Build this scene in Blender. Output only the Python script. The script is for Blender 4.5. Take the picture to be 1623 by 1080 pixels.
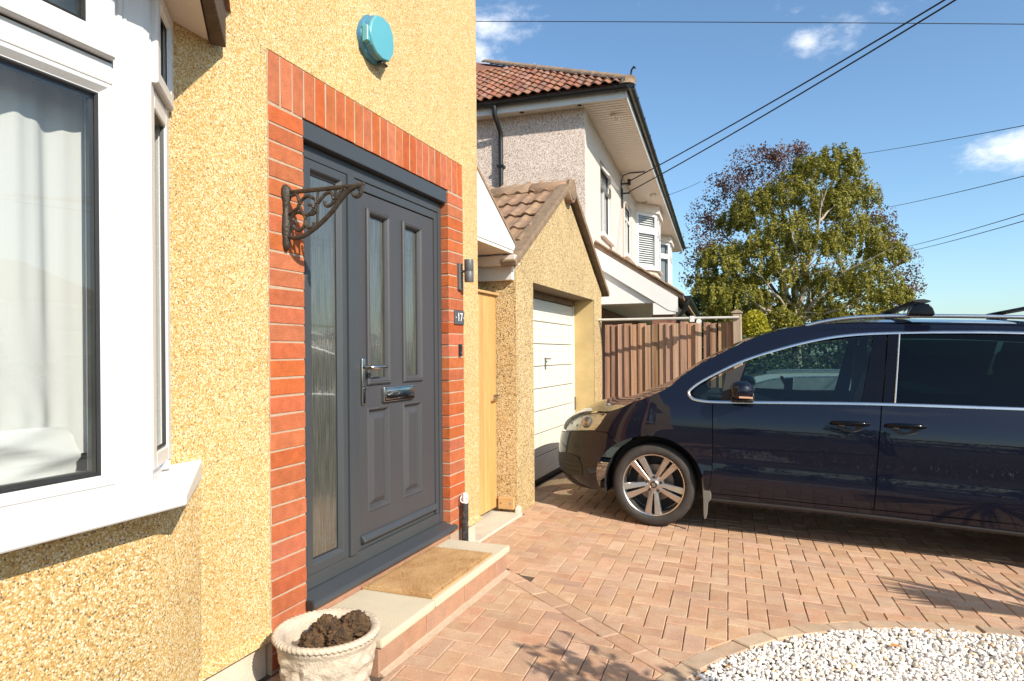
import bpy, bmesh, math, random
import numpy as np
from mathutils import Vector, Matrix, noise

for _o in list(bpy.data.objects): bpy.data.objects.remove(_o)
SC = bpy.context.scene
COL = SC.collection
RND = random.Random(7)

# ------------------------------------------------------------------ camera
FPX = 1040.0
ALPHA = math.atan((1222 - 811) / FPX)
CAM = Vector((1.9, 0.0, 1.295))
RGT = Vector((math.cos(ALPHA), math.sin(ALPHA), 0))
FWD = Vector((-math.sin(ALPHA), math.cos(ALPHA), 0))
UPZ = Vector((0, 0, 1))
ROLL = 0.008
cam_data = bpy.data.cameras.new('camera')
cam = bpy.data.objects.new('camera', cam_data); COL.objects.link(cam)
_r = (RGT - ROLL * UPZ).normalized(); _u = (UPZ + ROLL * RGT).normalized()
cam.matrix_world = Matrix(((_r.x, _u.x, -FWD.x, CAM.x), (_r.y, _u.y, -FWD.y, CAM.y), (_r.z, _u.z, -FWD.z, CAM.z), (0, 0, 0, 1)))
cam_data.sensor_fit = 'HORIZONTAL'; cam_data.sensor_width = 36.0
cam_data.lens = 36.0 * FPX / 1623.0
cam_data.shift_y = 21.4 / 1623.0
cam_data.clip_start = 0.05; cam_data.clip_end = 2000
SC.camera = cam

# ------------------------------------------------------------------ light
SUN = Vector((1.0, -0.54, 0.76)).normalized()
SUN_EL = math.asin(SUN.z); SUN_AZ = math.atan2(SUN.x, SUN.y)
world = bpy.data.worlds.new('World'); SC.world = world; world.use_nodes = True
wn = world.node_tree.nodes; wl = world.node_tree.links; wn.clear()
w_out = wn.new('ShaderNodeOutputWorld'); w_bg = wn.new('ShaderNodeBackground')
sky = wn.new('ShaderNodeTexSky'); sky.sky_type = 'NISHITA'; sky.sun_disc = False
sky.sun_elevation = SUN_EL; sky.sun_rotation = SUN_AZ
sky.altitude = 50; sky.air_density = 1.0; sky.dust_density = 0.9; sky.ozone_density = 2.0
w_bg.inputs['Strength'].default_value = 0.125
w_tc = wn.new('ShaderNodeTexCoord')
w_noise = wn.new('ShaderNodeTexNoise'); w_noise.inputs['Scale'].default_value = 26; w_noise.inputs['Detail'].default_value = 7; w_noise.inputs['Roughness'].default_value = .62
w_map = wn.new('ShaderNodeMapping'); w_map.inputs['Scale'].default_value = (1, 1, 1.8)
wl.new(w_tc.outputs['Generated'], w_map.inputs[0]); wl.new(w_map.outputs[0], w_noise.inputs['Vector'])
CLOUDS = [((.048, .918, .393), .036, 1.0), ((.066, .916, .396), .040, .9), ((.098, .911, .402), .042, .8), ((.13, .903, .412), .045, .75), ((.02, .905, .43), .03, .5), ((-.352, .83, .448), .06, 1.0), ((.262, .935, .237), .050, 1.25), ((.300, .925, .235), .05, 1.25),
          ((-.362, .820, .447), .050, 1.1), ((-.374, .829, .418), .055, 1.0), ((-.338, .832, .441), .024, .6),
          ((.93, .1, .35), .12, 1.1), ((.85, -.3, .40), .10, 1.0), ((.5, -.8, .3), .12, 1.1), ((-.7, -.5, .45), .12, 1.1), ((.75, .55, .33), .07, 1.0), ((.2, -.9, .5), .1, 1.0)]
acc = None
for (d, rad, k) in CLOUDS:
    dv = Vector(d).normalized()
    sub = wn.new('ShaderNodeVectorMath'); sub.operation = 'SUBTRACT'; sub.inputs[1].default_value = dv
    wl.new(w_tc.outputs['Generated'], sub.inputs[0])
    sc_ = wn.new('ShaderNodeVectorMath'); sc_.operation = 'MULTIPLY'; sc_.inputs[1].default_value = (1, 1, 1.9)
    wl.new(sub.outputs[0], sc_.inputs[0])
    ln = wn.new('ShaderNodeVectorMath'); ln.operation = 'LENGTH'; wl.new(sc_.outputs[0], ln.inputs[0])
    mr = wn.new('ShaderNodeMapRange'); mr.inputs['From Min'].default_value = rad * 1.5; mr.inputs['From Max'].default_value = 0.0
    mr.inputs['To Min'].default_value = 0; mr.inputs['To Max'].default_value = k
    wl.new(ln.outputs['Value'], mr.inputs['Value'])
    if acc is None: acc = mr.outputs[0]
    else:
        mx = wn.new('ShaderNodeMath'); mx.operation = 'MAXIMUM'; wl.new(acc, mx.inputs[0]); wl.new(mr.outputs[0], mx.inputs[1]); acc = mx.outputs[0]
w_ad = wn.new('ShaderNodeMath'); w_ad.operation = 'MULTIPLY_ADD'; wl.new(w_noise.outputs['Fac'], w_ad.inputs[0]); w_ad.inputs[1].default_value = 1.8; wl.new(acc, w_ad.inputs[2])
w_mr = wn.new('ShaderNodeMapRange'); w_mr.interpolation_type = 'SMOOTHSTEP'
w_mr.inputs['From Min'].default_value = 1.22; w_mr.inputs['From Max'].default_value = 2.35; w_mr.inputs['To Max'].default_value = .85
wl.new(w_ad.outputs[0], w_mr.inputs['Value'])
w_hs = wn.new('ShaderNodeHueSaturation'); w_hs.inputs['Saturation'].default_value = 1.0
w_tint = wn.new('ShaderNodeMix'); w_tint.data_type = 'RGBA'; w_tint.blend_type = 'MULTIPLY'; w_tint.inputs[0].default_value = 1.0; w_tint.inputs[7].default_value = (.84, 1.0, 1.06, 1)
wl.new(sky.outputs[0], w_tint.inputs[6]); wl.new(w_tint.outputs[2], w_hs.inputs['Color'])
w_mix = wn.new('ShaderNodeMix'); w_mix.data_type = 'RGBA'
w_mix.inputs[7].default_value = (7.2, 7.3, 7.6, 1)
wl.new(w_mr.outputs[0], w_mix.inputs[0]); wl.new(w_hs.outputs[0], w_mix.inputs[6])
wl.new(w_mix.outputs[2], w_bg.inputs['Color']); wl.new(w_bg.outputs[0], w_out.inputs[0])

sun_data = bpy.data.lights.new('sun', 'SUN'); sun_data.energy = 4.6; sun_data.angle = math.radians(.53); sun_data.color = (1.0, .92, .79)
sun = bpy.data.objects.new('sun', sun_data); COL.objects.link(sun)
sun.rotation_euler = (-SUN).to_track_quat('-Z', 'Y').to_euler(); sun.location = SUN * 30
SC.view_settings.view_transform = 'Standard'; SC.view_settings.look = 'None'
SC.view_settings.exposure = 0.62; SC.view_settings.gamma = 1.0; SC.view_settings.use_curve_mapping = False
SC.cycles.max_bounces = 8; SC.cycles.transparent_max_bounces = 24
SC.cycles.use_denoising = True

# ------------------------------------------------------------------ helpers
def gz(x, y): return -.042 * max(min(x, 9), -4) - .008 * (max(min(y, 14), -14) - 2.3)

def ray(px, py):
    a = (px - 811) / FPX; b = (py - 561.4) / FPX
    v = -(b + ROLL * a) / (1 + ROLL * ROLL); u = a + ROLL * v
    return FWD + u * RGT + v * UPZ
def at(px, py, d): return CAM + ray(px, py) * d
def project(p):
    q = Vector(p) - CAM; d = q.dot(FWD)
    if d < .05: return None
    u = q.dot(RGT) / d; v = q.z / d
    return (811 + FPX * (u - ROLL * v), 561.4 + FPX * (-ROLL * u - v), d)

class MB:
    def __init__(s): s.v = []; s.f = []; s.m = []
    def add(s, vs, fs, mi=0):
        o = len(s.v); s.v += [tuple(p) for p in vs]; s.f += [tuple(i + o for i in f) for f in fs]; s.m += [mi] * len(fs); return s
    def box(s, x0, x1, y0, y1, z0, z1, mi=0):
        return s.add([(x0, y0, z0), (x1, y0, z0), (x1, y1, z0), (x0, y1, z0), (x0, y0, z1), (x1, y0, z1), (x1, y1, z1), (x0, y1, z1)],
                     [(0, 3, 2, 1), (4, 5, 6, 7), (0, 1, 5, 4), (1, 2, 6, 5), (2, 3, 7, 6), (3, 0, 4, 7)], mi)
    def quad(s, a, b, c, d, mi=0): return s.add([a, b, c, d], [(0, 1, 2, 3)], mi)
    def prism(s, poly, ax, a, b, mi=0):
        n = len(poly)
        def P(p, t): return (t, p[0], p[1]) if ax == 'x' else ((p[0], t, p[1]) if ax == 'y' else (p[0], p[1], t))
        vs = [P(p, a) for p in poly] + [P(p, b) for p in poly]
        fs = [tuple(range(n - 1, -1, -1)), tuple(range(n, 2 * n))] + [(i, (i + 1) % n, n + (i + 1) % n, n + i) for i in range(n)]
        return s.add(vs, fs, mi)
    def tube(s, pts, r, n=8, radii=None, closed=False, mi=0, flat=None):
        pts = [Vector(p) for p in pts]; m = len(pts); vs = []; fs = []
        ref = None
        for i, p in enumerate(pts):
            if closed: t = pts[(i + 1) % m] - pts[i - 1]
            else: t = pts[min(i + 1, m - 1)] - pts[max(i - 1, 0)]
            t.normalize()
            if ref is None:
                ref = Vector((0, 0, 1)) if abs(t.z) < .9 else Vector((1, 0, 0))
            a = t.cross(ref); a = a.normalized() if a.length > 1e-5 else t.orthogonal().normalized()
            b = t.cross(a).normalized(); ref = -b if False else ref
            rr = radii[i] if radii else r
            for k in range(n):
                an = 2 * math.pi * k / n
                vs.append(p + a * math.cos(an) * rr + b * math.sin(an) * rr)
        for i in range(m if closed else m - 1):
            j = (i + 1) % m
            for k in range(n): fs.append((i * n + k, i * n + (k + 1) % n, j * n + (k + 1) % n, j * n + k))
        if not closed: fs += [tuple(range(n - 1, -1, -1)), tuple(range((m - 1) * n, m * n))]
        return s.add(vs, fs, mi)
    def cyl(s, a, b, r, n=16, r2=None, mi=0): return s.tube([a, b], r, n, radii=[r, r if r2 is None else r2], mi=mi)
    def lathe(s, prof, c=(0, 0, 0), n=32, ax='z', mi=0, cap=True):
        vs = []; fs = []
        for (r, h) in prof:
            for k in range(n):
                an = 2 * math.pi * k / n; p, q = r * math.cos(an), r * math.sin(an)
                vs.append((c[0] + p, c[1] + q, c[2] + h) if ax == 'z' else ((c[0] + p, c[1] + h, c[2] + q) if ax == 'y' else (c[0] + h, c[1] + p, c[2] + q)))
        for i in range(len(prof) - 1):
            for k in range(n): fs.append((i * n + k, i * n + (k + 1) % n, (i + 1) * n + (k + 1) % n, (i + 1) * n + k))
        if cap: fs += [tuple(range(n - 1, -1, -1)), tuple(range((len(prof) - 1) * n, len(prof) * n))]
        return s.add(vs, fs, mi)
    def ring(s, y0, y1, z0, z1, prof, cap=False, fn=None, mi=0):
        """rect loops in the plane X: prof = [(inset, X)...] ; fn maps (y,z,x)->point"""
        fn = fn or (lambda y, z, x: (x, y, z)); vs = []; fs = []
        for (d, x) in prof: vs += [fn(y0 + d, z0 + d, x), fn(y1 - d, z0 + d, x), fn(y1 - d, z1 - d, x), fn(y0 + d, z1 - d, x)]
        for i in range(len(prof) - 1):
            for k in range(4): fs.append((i * 4 + k, i * 4 + (k + 1) % 4, i * 4 + 4 + (k + 1) % 4, i * 4 + 4 + k))
        if cap: b = len(prof) * 4 - 4; fs.append((b, b + 1, b + 2, b + 3))
        return s.add(vs, fs, mi)
    def mesh(s, name, bevel=0, seg=1, smooth=False, recalc=True, sharp=40, xf=None, merge=0):
        me = bpy.data.meshes.new(name)
        vs = [xf(p) for p in s.v] if xf else s.v
        me.from_pydata(vs, [], s.f)
        bm = bmesh.new(); bm.from_mesh(me)
        for f, mi in zip(bm.faces, s.m): f.material_index = mi
        if merge: bmesh.ops.remove_doubles(bm, verts=bm.verts, dist=merge)
        if recalc: bmesh.ops.recalc_face_normals(bm, faces=bm.faces)
        if bevel:
            ed = [e for e in bm.edges if len(e.link_faces) == 2 and e.calc_face_angle(0) > math.radians(35)]
            bmesh.ops.bevel(bm, geom=ed, offset=bevel, segments=seg, profile=.6, affect='EDGES', clamp_overlap=True)
        if smooth:
            for f in bm.faces: f.smooth = True
        bm.to_mesh(me); bm.free()
        if smooth: me.set_sharp_from_angle(angle=math.radians(sharp))
        return me

def link(name, me, mats, parent=None, loc=None):
    o = bpy.data.objects.new(name, me); COL.objects.link(o)
    if me is not None and not me.materials:
        for m in (mats if isinstance(mats, (list, tuple)) else [mats]): me.materials.append(m)
    if parent is not None:
        o.parent = parent
        if loc is None and parent.get('_off') is not None: o.location = [-c for c in parent['_off']]
    if loc is not None: o.location = loc
    return o
def part(name, mb, mats, parent, **k): return link(name, mb.mesh(name, **k), mats, parent)
def sub(name, mb, mats, parent, **k):
    o = link(name, mb.mesh(name, **k), mats); o.parent = parent; o.location = (0, 0, 0); return o
def tag(o, label, cat, group=None, kind=None):
    if label: o['label'] = label
    if cat: o['category'] = cat
    if group: o['group'] = group
    if kind: o['kind'] = kind
    return o
def thing(name, label, cat, loc=(0, 0, 0), group=None, matrix=None):
    o = bpy.data.objects.new(name, None); COL.objects.link(o); o.empty_display_size = .2
    if matrix is not None: o.matrix_world = matrix
    else: o.location = loc; o['_off'] = list(loc)
    return tag(o, label, cat, group)
def single(name, mb, mats, label, cat, group=None, **k):
    return tag(link(name, mb.mesh(name, **k), mats), label, cat, group)
def struct(name, mb, mats, **k): return tag(link(name, mb.mesh(name, **k), mats), None, None, None, 'structure')
def subroot(name, parent):
    """an empty in the second level that carries pieces whose coordinates are the parent's"""
    o = bpy.data.objects.new(name, None); COL.objects.link(o); o.parent = parent; o.empty_display_size = .1
    if parent.get('_off') is not None: o.location = [-c for c in parent['_off']]
    return o

# ------------------------------------------------------------------ materials
def nt(name):
    m = bpy.data.materials.new(name); m.use_nodes = True
    n = m.node_tree.nodes; l = m.node_tree.links
    return m, n, l, n['Principled BSDF']
def rgb(c): return (c[0], c[1], c[2], 1)
def mathn(n, l, op, a, b=None):
    x = n.new('ShaderNodeMath'); x.operation = op
    for i, v in enumerate((a, b)):
        if v is None: continue
        if isinstance(v, (int, float)): x.inputs[i].default_value = v
        else: l.new(v, x.inputs[i])
    return x.outputs[0]
def mixc(n, l, f, a, b):
    x = n.new('ShaderNodeMix'); x.data_type = 'RGBA'
    for i, v in ((0, f), (6, a), (7, b)):
        if isinstance(v, (int, float)): x.inputs[i].default_value = v
        elif isinstance(v, (tuple, list)): x.inputs[i].default_value = rgb(v)
        else: l.new(v, x.inputs[i])
    return x.outputs[2]
def M(name, col, rough=.6, metal=0., var=.12, vs=7, bump=0., bs=90, coat=0., spec=.5, ov=0., col2=None, island=0., stretch=None, fine=0., fs=220, dirt=0., dirtcol=(.12, .10, .08), ds=2.2, rvar=.06):
    m, n, l, b = nt(name)
    tc = n.new('ShaderNodeTexCoord'); vec = tc.outputs['Object']
    if ov or island:
        src = n.new('ShaderNodeObjectInfo').outputs['Random'] if ov else n.new('ShaderNodeNewGeometry').outputs['Random Per Island']
        ad = n.new('ShaderNodeVectorMath'); ad.operation = 'ADD'; l.new(vec, ad.inputs[0])
        cm = n.new('ShaderNodeCombineXYZ'); l.new(mathn(n, l, 'MULTIPLY', src, 37.), cm.inputs[0]); l.new(mathn(n, l, 'MULTIPLY', src, 91.), cm.inputs[1])
        l.new(cm.outputs[0], ad.inputs[1]); vec = ad.outputs[0]
    if stretch:
        mp = n.new('ShaderNodeMapping'); mp.inputs['Scale'].default_value = stretch; l.new(vec, mp.inputs[0]); vec = mp.outputs[0]
    no = n.new('ShaderNodeTexNoise'); no.inputs['Scale'].default_value = vs; no.inputs['Detail'].default_value = 5; no.inputs['Roughness'].default_value = .6; l.new(vec, no.inputs['Vector'])
    mr = n.new('ShaderNodeMapRange'); mr.inputs['From Min'].default_value = .3; mr.inputs['From Max'].default_value = .7; l.new(no.outputs['Fac'], mr.inputs['Value'])
    c0 = tuple(c * (1 - var) for c in col); c1 = tuple(min(1, c * (1 + var)) for c in col) if col2 is None else col2
    cc = mixc(n, l, mr.outputs[0], c0, c1)
    if fine:
        nf = n.new('ShaderNodeTexNoise'); nf.inputs['Scale'].default_value = fs; nf.inputs['Detail'].default_value = 2; l.new(vec, nf.inputs['Vector'])
        fr = n.new('ShaderNodeMapRange'); fr.inputs['From Min'].default_value = .3; fr.inputs['From Max'].default_value = .7; fr.inputs['To Min'].default_value = 1 - fine; fr.inputs['To Max'].default_value = 1 + fine
        l.new(nf.outputs['Fac'], fr.inputs['Value'])
        hs = n.new('ShaderNodeHueSaturation'); l.new(fr.outputs[0], hs.inputs['Value']); l.new(cc, hs.inputs['Color']); cc = hs.outputs[0]
    if dirt:
        nd = n.new('ShaderNodeTexNoise'); nd.inputs['Scale'].default_value = ds; nd.inputs['Detail'].default_value = 8; nd.inputs['Roughness'].default_value = .72; l.new(vec, nd.inputs['Vector'])
        dr = n.new('ShaderNodeMapRange'); dr.inputs['From Min'].default_value = .5; dr.inputs['From Max'].default_value = .75; dr.inputs['To Max'].default_value = dirt
        l.new(nd.outputs['Fac'], dr.inputs['Value']); cc = mixc(n, l, dr.outputs[0], cc, dirtcol)
    for amt, kind in ((ov, 0), (island, 1)):
        if not amt: continue
        src = n.new('ShaderNodeObjectInfo').outputs['Random'] if kind == 0 else n.new('ShaderNodeNewGeometry').outputs['Random Per Island']
        hs = n.new('ShaderNodeHueSaturation'); r1 = mathn(n, l, 'FRACT', mathn(n, l, 'MULTIPLY', src, 7.31)); r2 = mathn(n, l, 'FRACT', mathn(n, l, 'MULTIPLY', src, 23.7))
        l.new(mathn(n, l, 'ADD', mathn(n, l, 'MULTIPLY', src, 2 * amt), 1 - amt), hs.inputs['Value'])
        l.new(mathn(n, l, 'ADD', mathn(n, l, 'MULTIPLY', r1, amt), 1 - amt * .6), hs.inputs['Saturation'])
        l.new(mathn(n, l, 'ADD', mathn(n, l, 'MULTIPLY', r2, amt * .08), .5 - amt * .04), hs.inputs['Hue'])
        l.new(cc, hs.inputs['Color']); cc = hs.outputs[0]
    l.new(cc, b.inputs['Base Color'])
    b.inputs['Metallic'].default_value = metal; b.inputs['Specular IOR Level'].default_value = spec
    if coat: b.inputs['Coat Weight'].default_value = coat; b.inputs['Coat Roughness'].default_value = .03
    rr = n.new('ShaderNodeMapRange'); rr.inputs['To Min'].default_value = max(0, rough - rvar); rr.inputs['To Max'].default_value = min(1, rough + rvar); l.new(no.outputs['Fac'], rr.inputs['Value']); l.new(rr.outputs[0], b.inputs['Roughness'])
    if bump:
        nb = n.new('ShaderNodeTexNoise'); nb.inputs['Scale'].default_value = bs; nb.inputs['Detail'].default_value = 4; l.new(vec, nb.inputs['Vector'])
        bn = n.new('ShaderNodeBump'); bn.inputs['Strength'].default_value = bump; bn.inputs['Distance'].default_value = .01; l.new(nb.outputs['Fac'], bn.inputs['Height']); l.new(bn.outputs[0], b.inputs['Normal'])
    return m

def pebbledash(name, stops, scale, bump=.8, patch=(1., 1.), patchcol=None, gap=(.25, .16, .08), gapw=.35, stain=0.):
    """stones thrown into render: every voronoi cell is a stone of its own colour"""
    m, n, l, b = nt(name)
    tc = n.new('ShaderNodeTexCoord'); vec = tc.outputs['Object']
    dn = n.new('ShaderNodeTexNoise'); dn.inputs['Scale'].default_value = scale * .55; dn.inputs['Detail'].default_value = 2; l.new(vec, dn.inputs['Vector'])
    dv = n.new('ShaderNodeVectorMath'); dv.operation = 'MULTIPLY_ADD'; l.new(dn.outputs['Color'], dv.inputs[0]); dv.inputs[1].default_value = (.9 / scale,) * 3; l.new(vec, dv.inputs[2])
    vo = n.new('ShaderNodeTexVoronoi'); vo.inputs['Scale'].default_value = scale; l.new(dv.outputs[0], vo.inputs['Vector'])
    sp = n.new('ShaderNodeSeparateColor'); l.new(vo.outputs['Color'], sp.inputs[0])
    cr = n.new('ShaderNodeValToRGB'); cr.color_ramp.interpolation = 'CONSTANT'
    el = cr.color_ramp.elements
    while len(el) > 1: el.remove(el[-1])
    el[0].position = 0; el[0].color = rgb(stops[0][1])
    for p, c in stops[1:]: e = el.new(p); e.color = rgb(c)
    l.new(sp.outputs[0], cr.inputs[0])
    edge = n.new('ShaderNodeMapRange'); edge.inputs['From Min'].default_value = .42; edge.inputs['From Max'].default_value = .72; edge.inputs['To Max'].default_value = gapw
    l.new(vo.outputs['Distance'], edge.inputs['Value'])
    cc = mixc(n, l, edge.outputs[0], cr.outputs[0], gap)
    nb = n.new('ShaderNodeTexNoise'); nb.inputs['Scale'].default_value = 1.7; nb.inputs['Detail'].default_value = 6; nb.inputs['Roughness'].default_value = .65; l.new(vec, nb.inputs['Vector'])
    pr = n.new('ShaderNodeMapRange'); pr.inputs['From Min'].default_value = .3; pr.inputs['From Max'].default_value = .7; pr.inputs['To Min'].default_value = patch[0]; pr.inputs['To Max'].default_value = patch[1]
    l.new(nb.outputs['Fac'], pr.inputs['Value'])
    hs = n.new('ShaderNodeHueSaturation'); l.new(pr.outputs[0], hs.inputs['Value']); l.new(cc, hs.inputs['Color']); cc = hs.outputs[0]
    if stain:
        ns = n.new('ShaderNodeTexNoise'); ns.inputs['Scale'].default_value = 2.6; ns.inputs['Detail'].default_value = 9; ns.inputs['Roughness'].default_value = .7
        mp = n.new('ShaderNodeMapping'); mp.inputs['Scale'].default_value = (1, 1, .45); l.new(vec, mp.inputs[0]); l.new(mp.outputs[0], ns.inputs['Vector'])
        sr = n.new('ShaderNodeMapRange'); sr.inputs['From Min'].default_value = .52; sr.inputs['From Max'].default_value = .72; sr.inputs['To Max'].default_value = stain; l.new(ns.outputs['Fac'], sr.inputs['Value'])
        cc = mixc(n, l, sr.outputs[0], cc, patchcol or (.25, .15, .06))
    l.new(cc, b.inputs['Base Color']); b.inputs['Roughness'].default_value = .72; b.inputs['Specular IOR Level'].default_value = .35
    inv = mathn(n, l, 'SUBTRACT', 1., vo.outputs['Distance'])
    hh = mathn(n, l, 'ADD', inv, mathn(n, l, 'MULTIPLY', sp.outputs[1], .9))
    bn = n.new('ShaderNodeBump'); bn.inputs['Strength'].default_value = bump; bn.inputs['Distance'].default_value = .5 / scale; l.new(hh, bn.inputs['Height']); l.new(bn.outputs[0], b.inputs['Normal'])
    return m

def glass(name, tint, refl=1.0, rough=0.0, ior=1.5, wav=0., wsc=None):
    m = bpy.data.materials.new(name); m.use_nodes = True; n = m.node_tree.nodes; l = m.node_tree.links; n.clear()
    out = n.new('ShaderNodeOutputMaterial'); tr = n.new('ShaderNodeBsdfTransparent'); tr.inputs[0].default_value = rgb(tint)
    gl = n.new('ShaderNodeBsdfGlossy'); gl.inputs['Roughness'].default_value = rough
    fr = n.new('ShaderNodeFresnel'); bf = n.new('ShaderNodeNewGeometry').outputs['Backfacing']; l.new(mathn(n, l, 'ADD', mathn(n, l, 'MULTIPLY', bf, 1 / ior - ior), ior), fr.inputs['IOR'])
    mx = n.new('ShaderNodeMixShader'); l.new(mathn(n, l, 'MULTIPLY', fr.outputs[0], refl), mx.inputs[0]); l.new(tr.outputs[0], mx.inputs[1]); l.new(gl.outputs[0], mx.inputs[2]); l.new(mx.outputs[0], out.inputs[0])
    if wav:
        tc = n.new('ShaderNodeTexCoord'); mp = n.new('ShaderNodeMapping'); mp.inputs['Scale'].default_value = wsc or (1, 1, 1); l.new(tc.outputs['Object'], mp.inputs[0])
        no = n.new('ShaderNodeTexNoise'); no.inputs['Scale'].default_value = 1; no.inputs['Detail'].default_value = 2; l.new(mp.outputs[0], no.inputs['Vector'])
        bn = n.new('ShaderNodeBump'); bn.inputs['Strength'].default_value = wav; bn.inputs['Distance'].default_value = .01; l.new(no.outputs['Fac'], bn.inputs['Height'])
        l.new(bn.outputs[0], gl.inputs['Normal']); l.new(bn.outputs[0], fr.inputs['Normal'])
    return m
def leafmat(name, c0, c1, trans=.35):
    m, n, l, b = nt(name)
    g = n.new('ShaderNodeNewGeometry'); r = g.outputs['Random Per Island']
    cc = mixc(n, l, r, c0, c1)
    l.new(cc, b.inputs['Base Color']); b.inputs['Roughness'].default_value = .5; b.inputs['Specular IOR Level'].default_value = .3
    t = n.new('ShaderNodeBsdfTranslucent'); l.new(cc, t.inputs[0]); mx = n.new('ShaderNodeMixShader'); mx.inputs[0].default_value = trans
    l.new(b.outputs[0], mx.inputs[1]); l.new(t.outputs[0], mx.inputs[2]); l.new(mx.outputs[0], n['Material Output'].inputs[0])
    return m

MT = {}
MT['dash'] = pebbledash('golden_pebbledash', [(0, (.60, .39, .145)), (.16, (.65, .46, .20)), (.34, (.51, .295, .085)), (.48, (.69, .545, .30)), (.64, (.56, .35, .115)), (.76, (.75, .645, .44)), (.89, (.40, .22, .075)), (.958, (.19, .125, .065))], 200, .62, (.92, 1.08), stain=.30, patchcol=(.46, .26, .07))
MT['dash_garage'] = pebbledash('ochre_spar_render', [(0, (.60, .43, .20)), (.25, (.66, .49, .255)), (.5, (.49, .33, .14)), (.72, (.72, .58, .35)), (.88, (.36, .225, .09)), (.95, (.14, .09, .05))], 110, 1.0, (.85, 1.12), stain=.3, patchcol=(.38, .24, .10))
MT['dash_pink'] = pebbledash('pink_grey_pebbledash', [(0, (.68, .55, .48)), (.22, (.76, .65, .58)), (.42, (.58, .45, .38)), (.6, (.82, .74, .68)), (.76, (.46, .35, .29)), (.88, (.28, .22, .19)), (.95, (.84, .79, .75))], 92, .6, (.92, 1.06))
MT['dash_pale'] = pebbledash('pale_pink_pebbledash', [(0, (.70, .60, .54)), (.3, (.76, .67, .61)), (.55, (.66, .55, .49)), (.75, (.80, .73, .68)), (.92, (.55, .45, .40))], 92, .6, (.94, 1.04))
MT['smooth_pink'] = M('pale_pink_painted_render', (.70, .60, .53), .8, var=.06, bump=.6, bs=55, fine=.12, fs=60)
MT['ochre_plain'] = M('ochre_smooth_render', (.52, .37, .165), .8, var=.16, vs=3, bump=.2, bs=40, dirt=.35, dirtcol=(.36, .25, .09))
MT['brick'] = M('red_facing_brick', (.43, .116, .044), .85, var=.16, vs=22, bump=.5, bs=200, ov=.10, dirt=.30, dirtcol=(.27, .085, .05), ds=9, fine=.14, fs=320, spec=.2)
MT['mortar'] = M('pale_mortar', (.44, .32, .22), .9, var=.1, vs=30, bump=.6, bs=200)
MT['concrete'] = M('pale_concrete', (.55, .48, .38), .88, var=.12, vs=6, bump=.4, bs=140, fine=.1, dirt=.3, dirtcol=(.32, .27, .2))
MT['slab'] = M('cream_stone_slab', (.56, .48, .345), .88, var=.08, vs=5, bump=.3, bs=160, fine=.09, dirt=.3, dirtcol=(.42, .33, .2), ds=5)
MT['paver'] = M('terracotta_paving_block', (.50, .28, .172), .86, var=.12, vs=9, bump=.5, bs=210, ov=.13, fine=.26, fs=260, col2=(.52, .35, .225), dirt=.3, dirtcol=(.36, .26, .19), ds=5, spec=.25)
MT['paver_far'] = M('terracotta_paving_block_joined', (.50, .28, .172), .86, var=.12, vs=9, bump=.5, bs=210, island=.13, fine=.26, fs=260, col2=(.52, .35, .225), dirt=.3, dirtcol=(.36, .26, .19), ds=5, spec=.25)
MT['edging'] = M('buff_edging_block', (.46, .325, .215), .88, var=.14, vs=9, bump=.5, bs=200, ov=.1, fine=.2, fs=240, dirt=.35, dirtcol=(.25, .19, .12), ds=4)
MT['sand'] = M('jointing_sand', (.10, .068, .046), .95, var=.3, vs=40, bump=.6, bs=200)
MT['upvc'] = M('white_upvc', (.61, .60, .588), .28, var=.015, vs=2, spec=.5)
MT['upvc2'] = M('white_painted_board', (.70, .685, .66), .45, var=.04, vs=3, dirt=.12, dirtcol=(.5, .45, .38))
MT['soffit'] = M('cream_soffit_board', (.80, .70, .61), .5, var=.05, vs=2)
MT['anthracite'] = M('anthracite_upvc', (.047, .052, .057), .42, var=.04, vs=4, bump=.03, bs=500, spec=.5)
MT['leaf'] = M('slate_grey_door_skin', (.052, .051, .055), .48, var=.05, vs=3, bump=.10, bs=180, stretch=(1, 1, .12))
MT['gasket'] = M('black_rubber', (.016, .016, .018), .5, var=.1)
MT['chrome'] = M('chrome', (.50, .49, .47), .15, 1., var=.03)
MT['castiron'] = M('weathered_cast_iron', (.045, .037, .030), .55, .35, var=.35, vs=30, bump=.5, bs=90, dirt=.5, dirtcol=(.16, .11, .07), ds=25)
MT['teal'] = M('teal_plastic', (.10, .34, .40), .35, var=.04, vs=3)
MT['blueside'] = M('blue_plastic', (.045, .19, .30), .4, var=.06)
MT['graphite'] = M('graphite_metal', (.10, .102, .104), .5, .1, var=.08)
MT['slate'] = M('slate', (.075, .078, .082), .6, var=.15, vs=30)
MT['whitepaint'] = M('white_lettering', (.8, .8, .8), .5, var=.01)
MT['blackplastic'] = M('black_plastic', (.02, .02, .021), .42, var=.1, vs=20)
MT['gutterblack'] = M('black_gutter', (.014, .014, .015), .35, var=.2, vs=6)
MT['pipe'] = M('scuffed_black_pipe', (.03, .026, .025), .55, var=.3, vs=25, dirt=.6, dirtcol=(.3, .27, .24), ds=40)
MT['coir'] = M('coir_mat', (.44, .225, .075), .95, var=.2, vs=6, bump=.3, bs=420, fine=.3, fs=500, col2=(.54, .34, .155))
MT['stonepot'] = M('cast_stone', (.52, .43, .33), .85, var=.15, vs=12, bump=.5, bs=120, dirt=.55, dirtcol=(.34, .27, .19), ds=9, fine=.1)
MT['soil'] = M('dried_root_ball', (.075, .042, .022), .95, var=.5, vs=25, bump=1.2, bs=130, col2=(.16, .085, .035), fine=.5, fs=160)
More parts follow.
